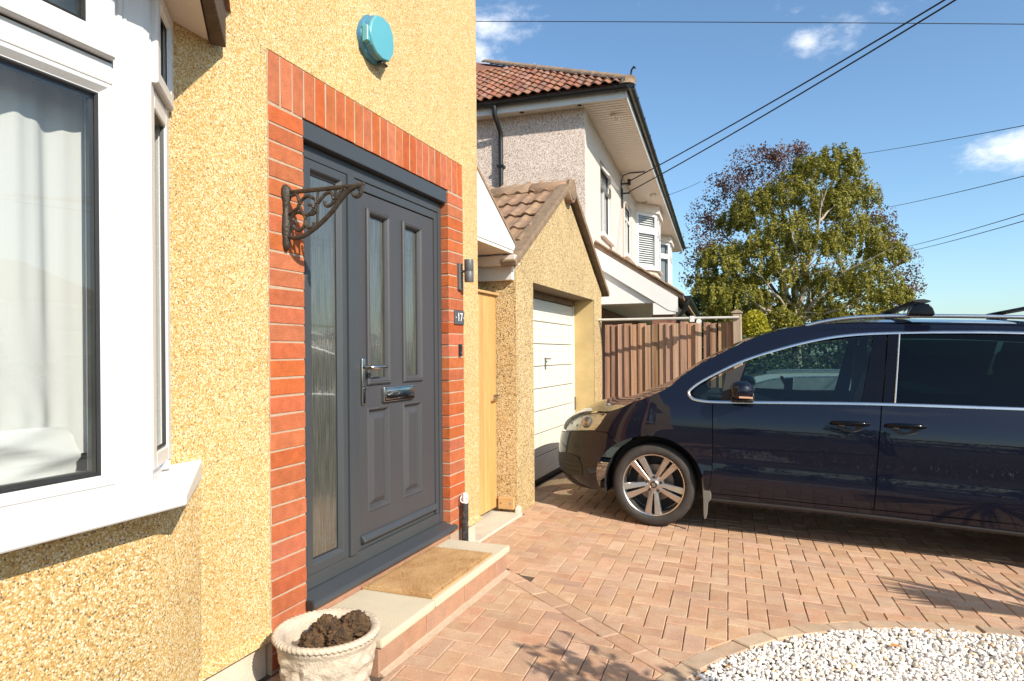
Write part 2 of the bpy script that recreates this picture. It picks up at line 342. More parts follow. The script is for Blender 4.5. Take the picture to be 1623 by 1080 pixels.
MT['pine'] = M('new_pine_board', (.54, .29, .095), .55, var=.16, vs=10, stretch=(1, 1, .07), ov=.07, fine=.1, fs=90, bump=.12, bs=60)
MT['cedar'] = M('weathered_fence_board', (.27, .138, .075), .85, var=.3, vs=14, stretch=(1, 1, .05), ov=.26, col2=(.42, .255, .16), bump=.5, bs=40, fine=.15, fs=80)
MT['postwood'] = M('grey_fence_post', (.36, .27, .19), .85, var=.2, vs=14, stretch=(1, 1, .06), bump=.4, bs=50)
MT['darkwood'] = M('dark_stained_board', (.085, .052, .032), .75, var=.4, vs=10, bump=.6, bs=50, stretch=(1, 1, .3))
MT['softwood'] = M('softwood_block', (.46, .28, .12), .7, var=.2, vs=12, stretch=(.2, 1, 1), bump=.2)
MT['garagedoor'] = M('cream_painted_steel', (.70, .665, .56), .45, var=.04, vs=4, bump=.05, bs=30, dirt=.12, dirtcol=(.5, .45, .33))
MT['conctile'] = M('weathered_concrete_tile', (.30, .185, .115), .9, var=.25, vs=10, bump=.6, bs=120, ov=.13, fine=.2, fs=180, dirt=.55, dirtcol=(.30, .24, .13), ds=6)
MT['verge'] = M('verge_mortar', (.22, .15, .095), .92, var=.25, vs=12, bump=.7, bs=80, dirt=.5, dirtcol=(.22, .17, .09), ds=8)
MT['claytile'] = M('orange_clay_tile', (.245, .105, .062), .85, var=.25, vs=9, bump=.5, bs=60, ov=.22, dirt=.45, dirtcol=(.24, .19, .12), ds=5)
MT['lichen'] = M('lichened_ridge_tile', (.26, .17, .11), .92, var=.3, vs=9, bump=.8, bs=50, dirt=.7, dirtcol=(.40, .33, .2), ds=7, ov=.12)
MT['redtile'] = M('red_hanging_tile', (.52, .09, .05), .8, var=.15, vs=9, ov=.12)
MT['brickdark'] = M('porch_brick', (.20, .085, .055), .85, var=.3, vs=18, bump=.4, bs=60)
MT['winglass'] = glass('window_glass', (.965, .975, .97), 1.0)
MT['darkglass'] = M('far_window_glass', (.13, .145, .155), .05, var=.2, spec=.8)
MT['reeded'] = M('reeded_privacy_glass', (.035, .038, .032), .07, var=.3, vs=16, stretch=(1, 14, .3), bump=.20, bs=15, spec=1.0, col2=(.115, .115, .095), coat=1.0)
MT['curtain'] = None
MT['riser'] = M('terracotta_riser_block', (.37, .20, .125), .86, var=.14, vs=9, bump=.5, bs=210, ov=.1, fine=.24, fs=260, dirt=.3, dirtcol=(.27, .18, .12), ds=6)
MT['asphalt'] = M('asphalt', (.055, .054, .053), .9, var=.2, vs=40, bump=.4, bs=200)
MT['lawn'] = M('rough_grass', (.05, .075, .02), .95, var=.4, vs=6, bump=1., bs=40)
MT['gravel'] = M('white_spar_gravel', (.74, .70, .65), .6, var=.06, vs=30, island=.0, bump=.15, bs=200)
MT['cable'] = M('black_cable', (.012, .012, .013), .6, var=.1)
MT['bark'] = M('silver_birch_bark', (.40, .34, .27), .85, var=.35, vs=14, stretch=(1, 1, .4), dirt=.6, dirtcol=(.08, .06, .05), ds=10)
MT['barkdark'] = M('dark_bark', (.07, .05, .04), .9, var=.3, vs=12, bump=.5)
MT['birchleaf'] = leafmat('birch_leaf', (.105, .118, .016), (.36, .305, .046), .35)
MT['purpleleaf'] = leafmat('copper_leaf', (.085, .045, .036), (.20, .095, .06))
MT['darkleaf'] = leafmat('hedge_leaf', (.028, .055, .012), (.085, .125, .025), .2)
MT['yellowleaf'] = leafmat('golden_leaf', (.28, .27, .02), (.48, .42, .03))
MT['greenleaf'] = leafmat('shrub_leaf', (.05, .09, .02), (.11, .16, .03))
def ramp_island(name, stops, rough=.55):
    m, n, l, b = nt(name)
    r = n.new('ShaderNodeNewGeometry').outputs['Random Per Island']
    cr = n.new('ShaderNodeValToRGB'); el = cr.color_ramp.elements; cr.color_ramp.interpolation = 'CONSTANT'
    while len(el) > 1: el.remove(el[-1])
    el[0].position = 0; el[0].color = rgb(stops[0][1])
    for p, c in stops[1:]: e = el.new(p); e.color = rgb(c)
    l.new(r, cr.inputs[0])
    tc = n.new('ShaderNodeTexCoord'); no = n.new('ShaderNodeTexNoise'); no.inputs['Scale'].default_value = 70; no.inputs['Detail'].default_value = 4; l.new(tc.outputs['Object'], no.inputs['Vector'])
    mr = n.new('ShaderNodeMapRange'); mr.inputs['From Min'].default_value = .55; mr.inputs['From Max'].default_value = .8; mr.inputs['To Max'].default_value = .45; l.new(no.outputs['Fac'], mr.inputs['Value'])
    l.new(mixc(n, l, mr.outputs[0], cr.outputs[0], (.45, .27, .12)), b.inputs['Base Color']); b.inputs['Roughness'].default_value = rough
    return m
MT['gravel'] = ramp_island('white_spar_gravel', [(0, (.80, .76, .70)), (.3, (.86, .84, .81)), (.52, (.74, .66, .55)), (.66, (.82, .79, .75)), (.80, (.66, .63, .60)), (.85, (.70, .54, .36)), (.89, (.84, .82, .80)), (.972, (.40, .37, .35)), (.988, (.62, .30, .10))])

# ================================================================== SETTING
def grid_sheet(xs, ys, dz):
    mb = MB(); n = len(ys)
    vs = [(x, y, gz(x, y) + dz) for x in xs for y in ys]
    fs = [(i * n + j, (i + 1) * n + j, (i + 1) * n + j + 1, i * n + j + 1) for i in range(len(xs) - 1) for j in range(n - 1)]
    return mb.add(vs, fs)
struct('ground', grid_sheet([-400, -60, -20, -4, 0, 3, 6, 9, 20, 60, 400], [-400, -60, -14, -6, 0, 3, 6, 10, 14, 60, 400], -.12), MT['lawn'])
struct('road', grid_sheet([9.5, 12, 16.5], [-200, -60, -14, 0, 14, 60, 300], -.105), MT['asphalt'])
mbp = grid_sheet([7.6, 8.5, 9.35], [-200, -60, -14, 0, 14, 60, 300], -.02)
struct('pavement', mbp, MT['concrete'])
kb = MB()
for j in range(-14, 40):
    y0 = j * .92
    kb.prism([(9.35, gz(9.4, y0) - .12), (9.5, gz(9.4, y0) - .12), (9.5, gz(9.4, y0) + .02), (9.35, gz(9.4, y0) + .02)], 'y', y0, y0 + .91)
tag(link('kerb', kb.mesh('kerb', bevel=.015), MT['concrete']), None, None, None, 'structure')

# --- driveway: jointing bed, herringbone blocks, edging ring, gravel bed
DX0, DX1, DY0, DY1 = -.30, 7.6, -8.0, 7.93
driveway = struct('driveway', grid_sheet([DX0, 0, 2, 4, 6, DX1], [DY0, -3, 0, 2, 4, 6, DY1], -.008), MT['sand'])
PA = math.radians(3.26); PE = Vector((math.cos(PA), math.sin(PA))); PN = Vector((-math.sin(PA), math.cos(PA)))
PO = Vector((1.6103, 4.7759)); U = .0995
GC = Vector((3.27, 2.166)); GRO, GRI = 1.92, 1.82
SA = Vector((.372, 3.690)); SB = Vector((1.553, 2.815)); SD = (SB - SA).normalized(); SNV = Vector((-SD.y, SD.x)); SHW = .052
def clip(poly, nrm, c):            # keep nrm.p <= c
    out = []
    for i, p in enumerate(poly):
        q = poly[(i + 1) % len(poly)]; a = nrm.dot(p) - c; b = nrm.dot(q) - c
        if a <= 0: out.append(p)
        if a * b < 0: out.append(p + (q - p) * (a / (a - b)))
    return out
def area(p): return .5 * abs(sum(p[i].x * p[(i + 1) % len(p)].y - p[(i + 1) % len(p)].x * p[i].y for i in range(len(p)))) if len(p) > 2 else 0
def block_verts(poly, g=.0014, ch=.0035, dep=.03, dz=0., tilt=(0, 0)):
    c = sum(poly, Vector((0, 0))) / len(poly)
    def inset(d):
        n = len(poly); r = []
        s = 1 if sum(poly[i].x * poly[(i + 1) % n].y - poly[(i + 1) % n].x * poly[i].y for i in range(n)) > 0 else -1
        for i in range(n):
            p0, p1, p2 = poly[i - 1], poly[i], poly[(i + 1) % n]
            e1 = (p1 - p0); e2 = (p2 - p1)
            if e1.length < 1e-6 or e2.length < 1e-6: r.append(p1.copy()); continue
            n1 = Vector((-e1.y, e1.x)).normalized() * s; n2 = Vector((-e2.y, e2.x)).normalized() * s
            k = 1 + n1.dot(n2); k = max(k, .35)
            r.append(p1 + (n1 + n2) * (d / k))
        return r
    n = len(poly); vs = []
    for d, z in ((g, -dep), (g, -ch), (g + ch, 0)):
        for p in inset(d): vs.append((p.x, p.y, gz(p.x, p.y) + z + dz + (p.x - c.x) * tilt[0] + (p.y - c.y) * tilt[1]))
    fs = [tuple(2 * n + i for i in range(n))]
    for a in range(2):
        for i in range(n): fs.append((a * n + i, a * n + (i + 1) % n, (a + 1) * n + (i + 1) % n, (a + 1) * n + i))
    return vs, fs
blocks = []
def shadow_rect(p): return False
NX0, NX1, NY0, NY1 = -34, 42, -36, 36
for ix in range(NX0, NX1):
    for iy in range(NY0, NY1):
        k = (ix + iy + 1) % 4
        if k == 0: w, h = 2, 1
        elif k == 2: w, h = 1, 2
        else: continue
        P = [PO + PE * (x * U) + PN * (y * U) for x, y in ((ix, iy), (ix + w, iy), (ix + w, iy + h), (ix, iy + h))]
        c = (P[0] + P[2]) / 2
        if c.x < -.32 or c.x > 5.6 or c.y > 8.05 or c.y < 1.35: continue
        # near side of the strip is laid slightly turned
        pieces = [P]
        s = SNV.dot(c - SA); t = SD.dot(c - SA)
        if -.2 < t < (SB - SA).length + .25:
            a = clip(P, -SNV, -(SNV.dot(SA) + SHW)); b = clip(P, SNV, SNV.dot(SA) - SHW); pieces = [a, b]
        for q in pieces:
            if len(q) < 3: continue
            # limits: gravel ring, house wall, doorstep, garage wall, gate threshold
            cc = sum(q, Vector((0, 0))) / len(q)
            rd = (cc - GC)
            if rd.length < GRO + .2:
                nn = rd.normalized(); q = clip(q, -nn, -(nn.dot(GC) + GRO + .002))
            if len(q) < 3: continue
            if cc.y < 4.18: q = clip(q, Vector((-1, 0)), -.012)
            if len(q) >= 3 and 2.2 < cc.y < 3.78 and cc.x < .55:
                if cc.y > 2.27 and cc.y < 3.69: q = clip(q, Vector((-1, 0)), -.42)
                elif cc.y >= 3.69: q = clip(q, Vector((0, -1)), -3.695)
                elif cc.x < .42: q = clip(q, Vector((0, 1)), 2.285)
            if len(q) >= 3 and 4.1 < cc.y < 5.46: q = clip(q, Vector((-1, 0)), .0 if cc.y < 5.03 else .045)
            if len(q) >= 3 and cc.y > 7.4: q = clip(q, Vector((0, 1)), 7.9)
            if len(q) >= 3 and cc.y > 5.4: q = clip(q, Vector((-1, 0)), .27)
            q2 = []
            for p in q:
                if not q2 or (p - q2[-1]).length > 1e-4: q2.append(p)
            if len(q2) > 2 and (q2[0] - q2[-1]).length < 1e-4: q2.pop()
            if len(q2) < 3 or area(q2) < .0009: continue
            whole = area(q2) > .98 * 2 * U * U and len(q2) == 4 and (q2[0] - P[0]).length < 1e-4
            cc = sum(q2, Vector((0, 0))) / len(q2)
            pr = project((cc.x, cc.y, gz(cc.x, cc.y)))
            vis = pr is not None and -40 < pr[0] < 1663 and -40 < pr[1] < 1120
            if not vis and cc.y < 2.0: continue
            blocks.append((-(area(q2) / pr[2] ** 2.6 if vis else 0), q2, whole, k))
blocks.sort(key=lambda b: b[0])
joined = MB()
for i, (_, q, whole, k) in enumerate(blocks):
    dz = RND.gauss(0, .0012); tl = (RND.gauss(0, .006), RND.gauss(0, .006))
    vs, fs = block_verts(q, g=.0014 + RND.random() * .0008, dz=dz, tilt=tl)
    if i < 290:
        link('paving_block', MB().add(vs, fs).mesh('paving_block', recalc=True), MT['paver'], driveway)
    else: joined.add(vs, fs)
o = link('paving_blocks_beyond', joined.mesh('paving_blocks_beyond', recalc=True), MT['paver_far'], driveway); o['kind'] = 'stuff'
# the straight course that crosses the paving from doorstep to gravel bed
L_ = (SB - SA).length; t = 0.0
while t < L_ + .02:
    t2 = min(t + .2, L_ + .03); a = SA + SD * t; b = SA + SD * t2
    vs, fs = block_verts([a - SNV * SHW, b - SNV * SHW, b + SNV * SHW, a + SNV * SHW], dz=.001)
    link('course_block', MB().add(vs, fs).mesh('course_block'), MT['paver'], driveway); t = t2
# edging ring
n_ed = int(2 * math.pi * GRO / .201)
for i in range(n_ed):
    a0 = 2 * math.pi * i / n_ed; a1 = 2 * math.pi * (i + 1) / n_ed
    o0, o1 = [GC + Vector((math.cos(a), math.sin(a))) * GRO for a in (a0, a1)]; i0, i1 = [GC + Vector((math.cos(a), math.sin(a))) * GRI for a in (a0, a1)]
    if max(p.x for p in (o0, o1, i0, i1)) > 5.4: pass
    vs, fs = block_verts([i0, o0, o1, i1], g=.002, ch=.006, dep=.09, dz=.006 + RND.gauss(0, .002), tilt=(RND.gauss(0, .015), RND.gauss(0, .015)))
    pr = project((o0.x, o0.y, 0))
    if pr is None or not (-60 < pr[0] < 1700 and pr[1] < 1150): continue
    link('edging_block', MB().add(vs, fs).mesh('edging_block'), MT['edging'], driveway)
# gravel
def stone_shape(seed):
    r = random.Random(seed); bm = bmesh.new(); bmesh.ops.create_icosphere(bm, subdivisions=1, radius=1)
    sx, sy, sz = r.uniform(.8, 1.3), r.uniform(.65, 1.), r.uniform(.5, .8)
    pl = [Vector((r.gauss(0, 1), r.gauss(0, 1), r.gauss(0, 1))).normalized() for _ in range(5)]
    for v in bm.verts:
        for p in pl:
            d = v.co.dot(p)
            if d > .62: v.co -= p * (d - .62)
        v.co = Vector((v.co.x * sx, v.co.y * sy, v.co.z * sz)) * r.uniform(.88, 1.12)
    vs = [v.co.copy() for v in bm.verts]; fs = [tuple(v.index for v in f.verts) for f in bm.faces]; bm.free(); return vs, fs
SHAPES = [stone_shape(i) for i in range(14)]
gv = []; gf = []
bed = MB(); bed.add([(GC.x, GC.y, gz(GC.x, GC.y) - .02)] + [(GC.x + GRI * math.cos(a * math.pi / 24), GC.y + GRI * math.sin(a * math.pi / 24), gz(GC.x + GRI * math.cos(a * math.pi / 24), GC.y + GRI * math.sin(a * math.pi / 24)) - .005) for a in range(48)], [(0, i + 1, (i + 1) % 48 + 1) for i in range(48)])
struct('gravel_bed', bed, MT['sand'])
cnt = 0
for layer in range(3):
    st = .0195
    for ix in range(int(2 * GRI / st)):
        for iy in range(int(2 * GRI / st)):
            x = GC.x - GRI + ix * st + RND.uniform(-.4, .4) * st; y = GC.y - GRI + iy * st + RND.uniform(-.4, .4) * st
            rr = math.hypot(x - GC.x, y - GC.y)
            if rr > GRI - .006: continue
            pr = project((x, y, gz(x, y)))
            if pr is None or pr[0] < 1040 or pr[0] > 1680 or pr[1] > 1130: 
                if not (layer == 2 and RND.random() < .10): continue
            s = RND.choice((.008, .0095, .011, .0125, .0145)) * (1.05 if layer == 2 else 1)
            sh, sf = SHAPES[RND.randrange(14)]
            rot = Matrix.Rotation(RND.uniform(0, 6.3), 3, 'Z') @ Matrix.Rotation(RND.gauss(0, .5), 3, 'X') @ Matrix.Rotation(RND.gauss(0, .5), 3, 'Y')
            z = gz(x, y) + (-.012, .001, .011)[layer] + RND.uniform(-.004, .005) - max(0, rr - (GRI - .06)) * .12
            if layer == 2 and RND.random() < .35: continue
            o_ = len(gv)
            for v in sh:
                w = rot @ v; gv.append((x + w.x * s, y + w.y * s, z + w.z * s))
            gf += [(a + o_, b + o_, c + o_) for a, b, c in sf]
me = bpy.data.meshes.new('gravel'); me.from_pydata(gv, [], gf)
tag(link('gravel', me, MT['gravel']), 'white spar gravel filling the round bed beside the drive', 'gravel', None, 'stuff')
# one fallen leaf on the gravel
lp = at(1428, 1054, 2.86); lx, ly = 2.43, 3.50
lf = MB(); lv = [(-.03, 0, .0), (-.012, .014, .006), (.012, .013, .004), (.03, 0, .0), (.012, -.013, .006), (-.012, -.014, .005), (0, 0, -.002)]
lf.add([(lx + a, ly + b, gz(lx, ly) + .03 + c) for a, b, c in lv], [(6, i, (i + 1) % 6) for i in range(6)])
single('fallen_leaf', lf, M('orange_leaf', (.50, .20, .04), .6, var=.2, vs=40), 'small orange fallen leaf lying on the white gravel', 'leaf')
# ================================================================== HOUSE
house = thing('house', 'golden pebbledashed house front with red brick door surround and white bay window', 'house', (0, 0, 0))
def wall_with_holes(Y0, Y1, z0, z1, holes, x=0., depth=.12):
    mb = MB(); ys = sorted({Y0, Y1, *[h[0] for h in holes], *[h[1] for h in holes]}); zs = sorted({z0, z1, *[h[2] for h in holes], *[h[3] for h in holes]})
    for a, b in zip(ys, ys[1:]):
        for c, d in zip(zs, zs[1:]):
            if any(h[0] - 1e-6 <= a and b <= h[1] + 1e-6 and h[2] - 1e-6 <= c and d <= h[3] + 1e-6 for h in holes): continue
            mb.quad((x, a, c), (x, b, c), (x, b, d), (x, a, d))
    for h in holes:
        a, b, c, d = h
        mb.quad((x, a, c), (x, a, d), (x - depth, a, d), (x - depth, a, c)); mb.quad((x, b, c), (x - depth, b, c), (x - depth, b, d), (x, b, d))
        mb.quad((x, a, d), (x, b, d), (x - depth, b, d), (x - depth, a, d)); mb.quad((x, a, c), (x - depth, a, c), (x - depth, b, c), (x, b, c))
    return mb
HOLES = [(2.118, 3.937, .15, 2.549), (-1.75, 1.632, .90, 2.452)]
w = wall_with_holes(-7, 4.17, .19, 6.1, [(2.118, 3.937, .19, 2.549), HOLES[1]], depth=.2)
w.quad((0, 4.17, .19), (-7, 4.17, .19), (-7, 4.17, 6.1), (0, 4.17, 6.1)); w.quad((0, -7, .19), (0, -7, 6.1), (-7, -7, 6.1), (-7, -7, .19))
w.quad((-7, -7, .0), (-7, -7, 6.1), (-7, 4.17, 6.1), (-7, 4.17, .0)); w.quad((0, -7, 6.1), (0, 4.17, 6.1), (-7, 4.17, 6.1), (-7, -7, 6.1))
for a, b in ((-7, 2.118), (3.937, 4.17)):            # bell-cast drip at the foot of the render
    w.quad((0, a, .19), (.016, a, .145), (.016, b, .145), (0, b, .19)); w.quad((.016, a, .145), (-.05, a, .15), (-.05, b, .15), (.016, b, .145))
w.quad((0, 4.17, .19), (-.3, 4.17, .19), (-.3, 4.186, .145), (.016, 4.186, .145)); w.quad((0, 4.17, .19), (.016, 4.186, .145), (.016, 4.16, .145), (0, 4.16, .19))
part('wall', w, MT['dash'], house, recalc=False)
p = MB().box(-.3, -.022, -7, 2.118, -.3, .149).box(-.3, -.022, 3.937, 4.15, -.3, .149)
part('plinth', p, MT['concrete'], house, bevel=.008)
# brick surround
surround = part('brick_surround', MB().box(-.12, -.0002, 2.12, 2.334, -.15, 2.545).box(-.12, -.0002, 3.7225, 3.935, .0, 2.545).box(-.12, -.0002, 2.334, 3.7225, 2.3395, 2.545), MT['mortar'], house)
def brick_mesh(L, H, D, seed):
    r = random.Random(seed); mb = MB().box(-D, 0, 0, L, 0, H); me = mb.mesh('brick', bevel=.0018, seg=1)
    for v in me.vertices: v.co += Vector((r.gauss(0, .0003), r.gauss(0, .0011), r.gauss(0, .0011)))
    return me
ST = [brick_mesh(.2125, .0655, .1, i) for i in range(7)]; SO = [brick_mesh(.0650, .208, .1, 20 + i) for i in range(7)]
for m_ in ST + SO: m_.materials.append(MT['brick'])
def piece(name, me, parent, loc, rot=None):
    o = bpy.data.objects.new(name, me); COL.objects.link(o); o.parent = parent; o.location = loc
    if rot: o.rotation_euler = rot
    return o
for k in range(32):
    z = 2.328 - .075 * (k + 1) + .0052
    if z > -.12: piece('brick', ST[k % 7], surround, (.0026 + RND.gauss(0, .0003), 2.1245 + RND.gauss(0, .0012), z + RND.gauss(0, .0007)), (0, 0, 0))
    if z > .09: piece('brick', ST[(k * 3 + 1) % 7], surround, (.0026 + RND.gauss(0, .0003), 3.719 + RND.gauss(0, .0012), z + RND.gauss(0, .0007)))
for i in range(24):
    piece('brick', SO[i % 7], surround, (.0026 + RND.gauss(0, .0003), 2.1245 + i * .0754 + RND.gauss(0, .001), 2.3365 + RND.gauss(0, .0008)))
# ---------------- front door set
door = subroot('front_door', house)
A_ = MT['anthracite']
fr = MB()
fr.box(-.12, -.046, 2.34, 2.402, .235, 2.25).box(-.12, -.046, 3.675, 3.716, .235, 2.25).box(-.12, -.046, 2.402, 3.675, 2.19, 2.25)
fr.box(-.12, -.036, 2.718, 2.772, .30, 2.188)
fr.box(-.12, -.052, 2.774, 2.823, .30, 2.188).box(-.12, -.052, 3.634, 3.673, .30, 2.188).box(-.12, -.052, 2.823, 3.634, 2.142, 2.188)
fr.box(-.12, -.05, 2.402, 3.675, .2352, .2985).box(-.12, -.064, 2.8235, 3.6335, .2985, .3275)
sub('frame', fr, A_, door, bevel=.004, seg=2)
sub('head_board', MB().box(-.12, -.004, 2.341, 3.714, 2.252, 2.333), A_, door, bevel=.003)
tm = MB().prism([(-.12, .185), (.035, .185), (.04, .19), (.04, .205), (.03, .213), (-.045, .234), (-.12, .234)], 'y', 2.341, 3.716)
tm.prism([(.0125, .1852), (.035, .1852), (.04, .19), (.04, .205), (.03, .2128), (.0125, .2178)], 'y', 3.7165, 3.752)
sub('door_sill', tm, A_, door, bevel=.0015)
sub('end_cap', MB().box(.002, .043, 2.326, 2.3405, .183, .225), MT['blackplastic'], door, bevel=.003)
sl = MB().ring(2.404, 2.716, .30, 2.188, [(0, -.12), (0, -.05), (.002, -.047), (.038, -.047), (.043, -.05), (.055, -.066), (.058, -.068)])
sub('sidelight_frame', sl, A_, door)
sub('sidelight_gasket', MB().ring(2.404, 2.716, .30, 2.188, [(.0575, -.0675), (.062, -.0665), (.064, -.072)]), MT['gasket'], door)
sub('sidelight_pane', MB().box(-.078, -.071, 2.46, 2.66, .35, 2.14), MT['reeded'], door)
GL = [(2.895, 3.118), (3.252, 3.475)]; GZ0, GZ1 = 1.14, 2.062
leaf = wall_with_holes(2.828, 3.63, .33, 2.137, [(g0 + .02, g1 - .02, GZ0 + .02, GZ1 - .02) for g0, g1 in GL] + [(g0 + .012, g1 - .012, .482, 1.012) for g0, g1 in GL], x=-.06, depth=.05)
for a, b in ((2.828, -1), (3.63, 1)): leaf.quad((-.06, a, .33), (-.11, a, .33), (-.11, a, 2.137), (-.06, a, 2.137))
sub('leaf', leaf, MT['leaf'], door, recalc=False)
for g0, g1 in GL:
    sub('glazing_bead', MB().ring(g0, g1, GZ0, GZ1, [(0, -.061), (0, -.05), (.008, -.044), (.014, -.046), (.018, -.044), (.026, -.05), (.034, -.064), (.036, -.072)]), MT['leaf'], door)
    sub('pane', MB().box(-.083, -.075, g0 + .02, g1 - .02, GZ0 + .02, GZ1 - .02), MT['reeded'], door)
    sub('raised_panel', MB().ring(g0 + .005, g1 - .005, .475, 1.019, [(0, -.0602), (.006, -.054), (.012, -.057), (.022, -.074), (.032, -.075), (.062, -.059), (.065, -.059)], cap=True), MT['leaf'], door)
sub('weather_bar', MB().prism([(-.06, .335), (-.036, .335), (-.032, .34), (-.034, .352), (-.05, .368), (-.06, .37)], 'y', 2.832, 3.628), A_, door, bevel=.002)
sub('letterbox', MB().box(-.0605, -.040, 3.035, 3.357, 1.040, 1.122), MT['chrome'], door, bevel=.006, seg=3, smooth=True)
sub('letterbox_flap', MB().prism([(-.041, 1.052), (-.037, 1.053), (-.0345, 1.066), (-.0345, 1.098), (-.037, 1.110), (-.041, 1.111)], 'y', 3.05, 3.342), MT['chrome'], door, bevel=.003, seg=2, smooth=True)
hp = MB().box(-.0605, -.047, 2.842, 2.873, 1.04, 1.28)
sub('handle_plate', hp, MT['chrome'], door, bevel=.007, seg=3, smooth=True)
hl = MB().cyl((-.05, 2.857, 1.232), (.002, 2.857, 1.232), .012, 14); hl.tube([(-.0, 2.857, 1.232), (.012, 2.868, 1.233), (.016, 2.90, 1.234), (.014, 2.945, 1.234), (.008, 2.985, 1.233)], .010, 12, radii=[.0125, .0125, .0105, .0095, .0085])
sub('lever_handle', hl, MT['chrome'], door, smooth=True, sharp=60)
sub('lock_cylinder', MB().cyl((-.05, 2.857, 1.118), (-.040, 2.857, 1.118), .0105, 16), MT['chrome'], door, smooth=True)
# ---------------- bay window
bay = subroot('bay_window', house); V_ = MT['upvc']
fb = MB()
fb.box(.06, .18, 1.308, 1.405, .885, 2.44).box(.06, .18, -1.1, 1.308, .885, .935).box(.06, .18, -1.1, 1.308, 2.062, 2.122).box(.06, .18, .10, .18, .935, 2.44)
fb.box(.06, .18, -1.1, 1.308, 2.41, 2.44)
sub('frame', fb, V_, bay, bevel=.005, seg=2)
post = MB().prism([(.181, 1.352), (.184, 1.402), (.178, 1.428), (.160, 1.445), (.10, 1.42), (.10, 1.352)], 'z', .882, 2.441)
sub('corner_post', post, V_, bay, bevel=.004, seg=2)
sub('frame_gap', MB().box(.17, .1803, -1.1, 1.35, .8765, .8835), MT['gasket'], bay)
sub('post_cover', MB().box(.17, .1845, 1.322, 1.338, .886, 2.44), V_, bay, bevel=.003)
sub('post_cover', MB().box(.17, .1835, 1.342, 1.352, .886, 2.44), V_, bay, bevel=.002)
for (y0, y1) in ((.181, 1.307),):
    sub('glazing_bead', MB().ring(y0, y1, .936, 2.061, [(0, .15), (0, .176), (.004, .1795), (.012, .1795), (.028, .164), (.031, .164)]), V_, bay)
    sub('gasket', MB().ring(y0, y1, .936, 2.061, [(.0305, .1645), (.036, .166), (.040, .160)]), MT['gasket'], bay)
    sub('pane', MB().box(.150, .158, y0 + .028, y1 - .028, .964, 2.033), MT['winglass'], bay)
    sub('spacer_bar', MB().ring(y0, y1, .936, 2.061, [(.03, .149), (.047, .149), (.047, .135), (.03, .135)]), M('spacer', (.10, .10, .10), .4, .6), bay)
cs = MB().ring(.185, 1.300, 2.126, 2.43, [(0, .165), (0, .200), (.004, .206), (.010, .207), (.048, .207), (.056, .203), (.072, .188), (.075, .188)])
sub('casement', cs, V_, bay, smooth=False)
sub('gasket', MB().ring(.185, 1.300, 2.126, 2.43, [(.0745, .1885), (.080, .190), (.084, .183)]), MT['gasket'], bay)
sub('pane', MB().box(.170, .178, .255, 1.230, 2.195, 2.36), MT['winglass'], bay)
sub('gasket', MB().box(.160, .1795, .19, 1.306, 2.1225, 2.1255), MT['gasket'], bay)
# angled side light
SA3 = Vector((.168, 1.440, 0)); SB3 = Vector((0.0, 1.650, 0)); SDr = (SB3 - SA3); SL = SDr.length; SDr.normalize(); SNr = Vector((SDr.y, -SDr.x, 0))
if SNr.x < 0: SNr = -SNr
def side_fn(s_, z, x): q = SA3 + SDr * s_ + SNr * x; return (q.x, q.y, z)
sf = MB()
def sbox(mb, s0, s1, z0, z1, x0, x1):
    c = [side_fn(s, z, x) for s, z, x in ((s0, z0, x0), (s1, z0, x0), (s1, z0, x1), (s0, z0, x1), (s0, z1, x0), (s1, z1, x0), (s1, z1, x1), (s0, z1, x1))]
    return mb.add(c, [(0, 3, 2, 1), (4, 5, 6, 7), (0, 1, 5, 4), (1, 2, 6, 5), (2, 3, 7, 6), (3, 0, 4, 7)])
sbox(sf, .0, .05, .95, 2.44, -.07, .0); sbox(sf, SL - .05, SL, .95, 2.44, -.07, .0); sbox(sf, .05, SL - .05, 2.06, 2.12, -.07, .0); sbox(sf, .05, SL - .05, .95, 1.0, -.07, 0); sbox(sf, .05, SL - .05, 2.40, 2.44, -.07, 0)
sub('side_frame', sf, V_, bay, bevel=.004)
sub('side_rail', sbox(MB(), .0, SL - .01, .90, .949, -.06, -.012), V_, bay, bevel=.003)
for z0, z1 in ((1.0, 2.06), (2.12, 2.40)):
    sub('gasket', MB().ring(.05, SL - .05, z0, z1, [(0, -.01), (.006, -.006), (.010, -.016)], fn=side_fn), MT['gasket'], bay)
    sub('side_pane', sbox(MB(), .052, SL - .052, z0 + .002, z1 - .002, -.03, -.022), MT['winglass'], bay)
sub('side_casement', MB().ring(.012, SL - .012, 2.128, 2.43, [(0, -.01), (0, .014), (.006, .018), (.040, .018), (.05, .006)], fn=side_fn), V_, bay)
# projecting sill
sill = MB(); top = [(.0, -1.5, .929), (.0, 1.778, .929), (.252, 1.484, .876), (.252, -1.2, .876)]; bot = [(.0, -1.5, .85), (.0, 1.772, .85), (.246, 1.480, .843), (.246, -1.2, .843)]
lip = [(.0, -1.5, .868), (.0, 1.778, .868), (.252, 1.484, .847), (.252, -1.2, .847)]
sill.add(top + lip + bot, [(0, 1, 2, 3)] + [(i, i + 4, (i + 1) % 4 + 4, (i + 1) % 4) for i in range(4)] + [(i + 4, i + 8, (i + 1) % 4 + 8, (i + 1) % 4 + 4) for i in range(4)] + [(11, 10, 9, 8)])
sub('window_sill', sill, V_, bay, bevel=.003)
bb = MB().prism([(-.01, -1.45), (-.01, 1.80), (.0, 1.77), (.112, 1.492), (.112, -1.2)], 'z', .145, .848)
sub('bay_base', bb, MT['dash'], bay, bevel=.012, seg=3, smooth=True, sharp=70)
sub('bay_plinth', MB().prism([(-.03, -1.43), (-.03, 1.72), (.092, 1.478), (.092, -1.18)], 'z', -.2, .1445), MT['concrete'], bay)
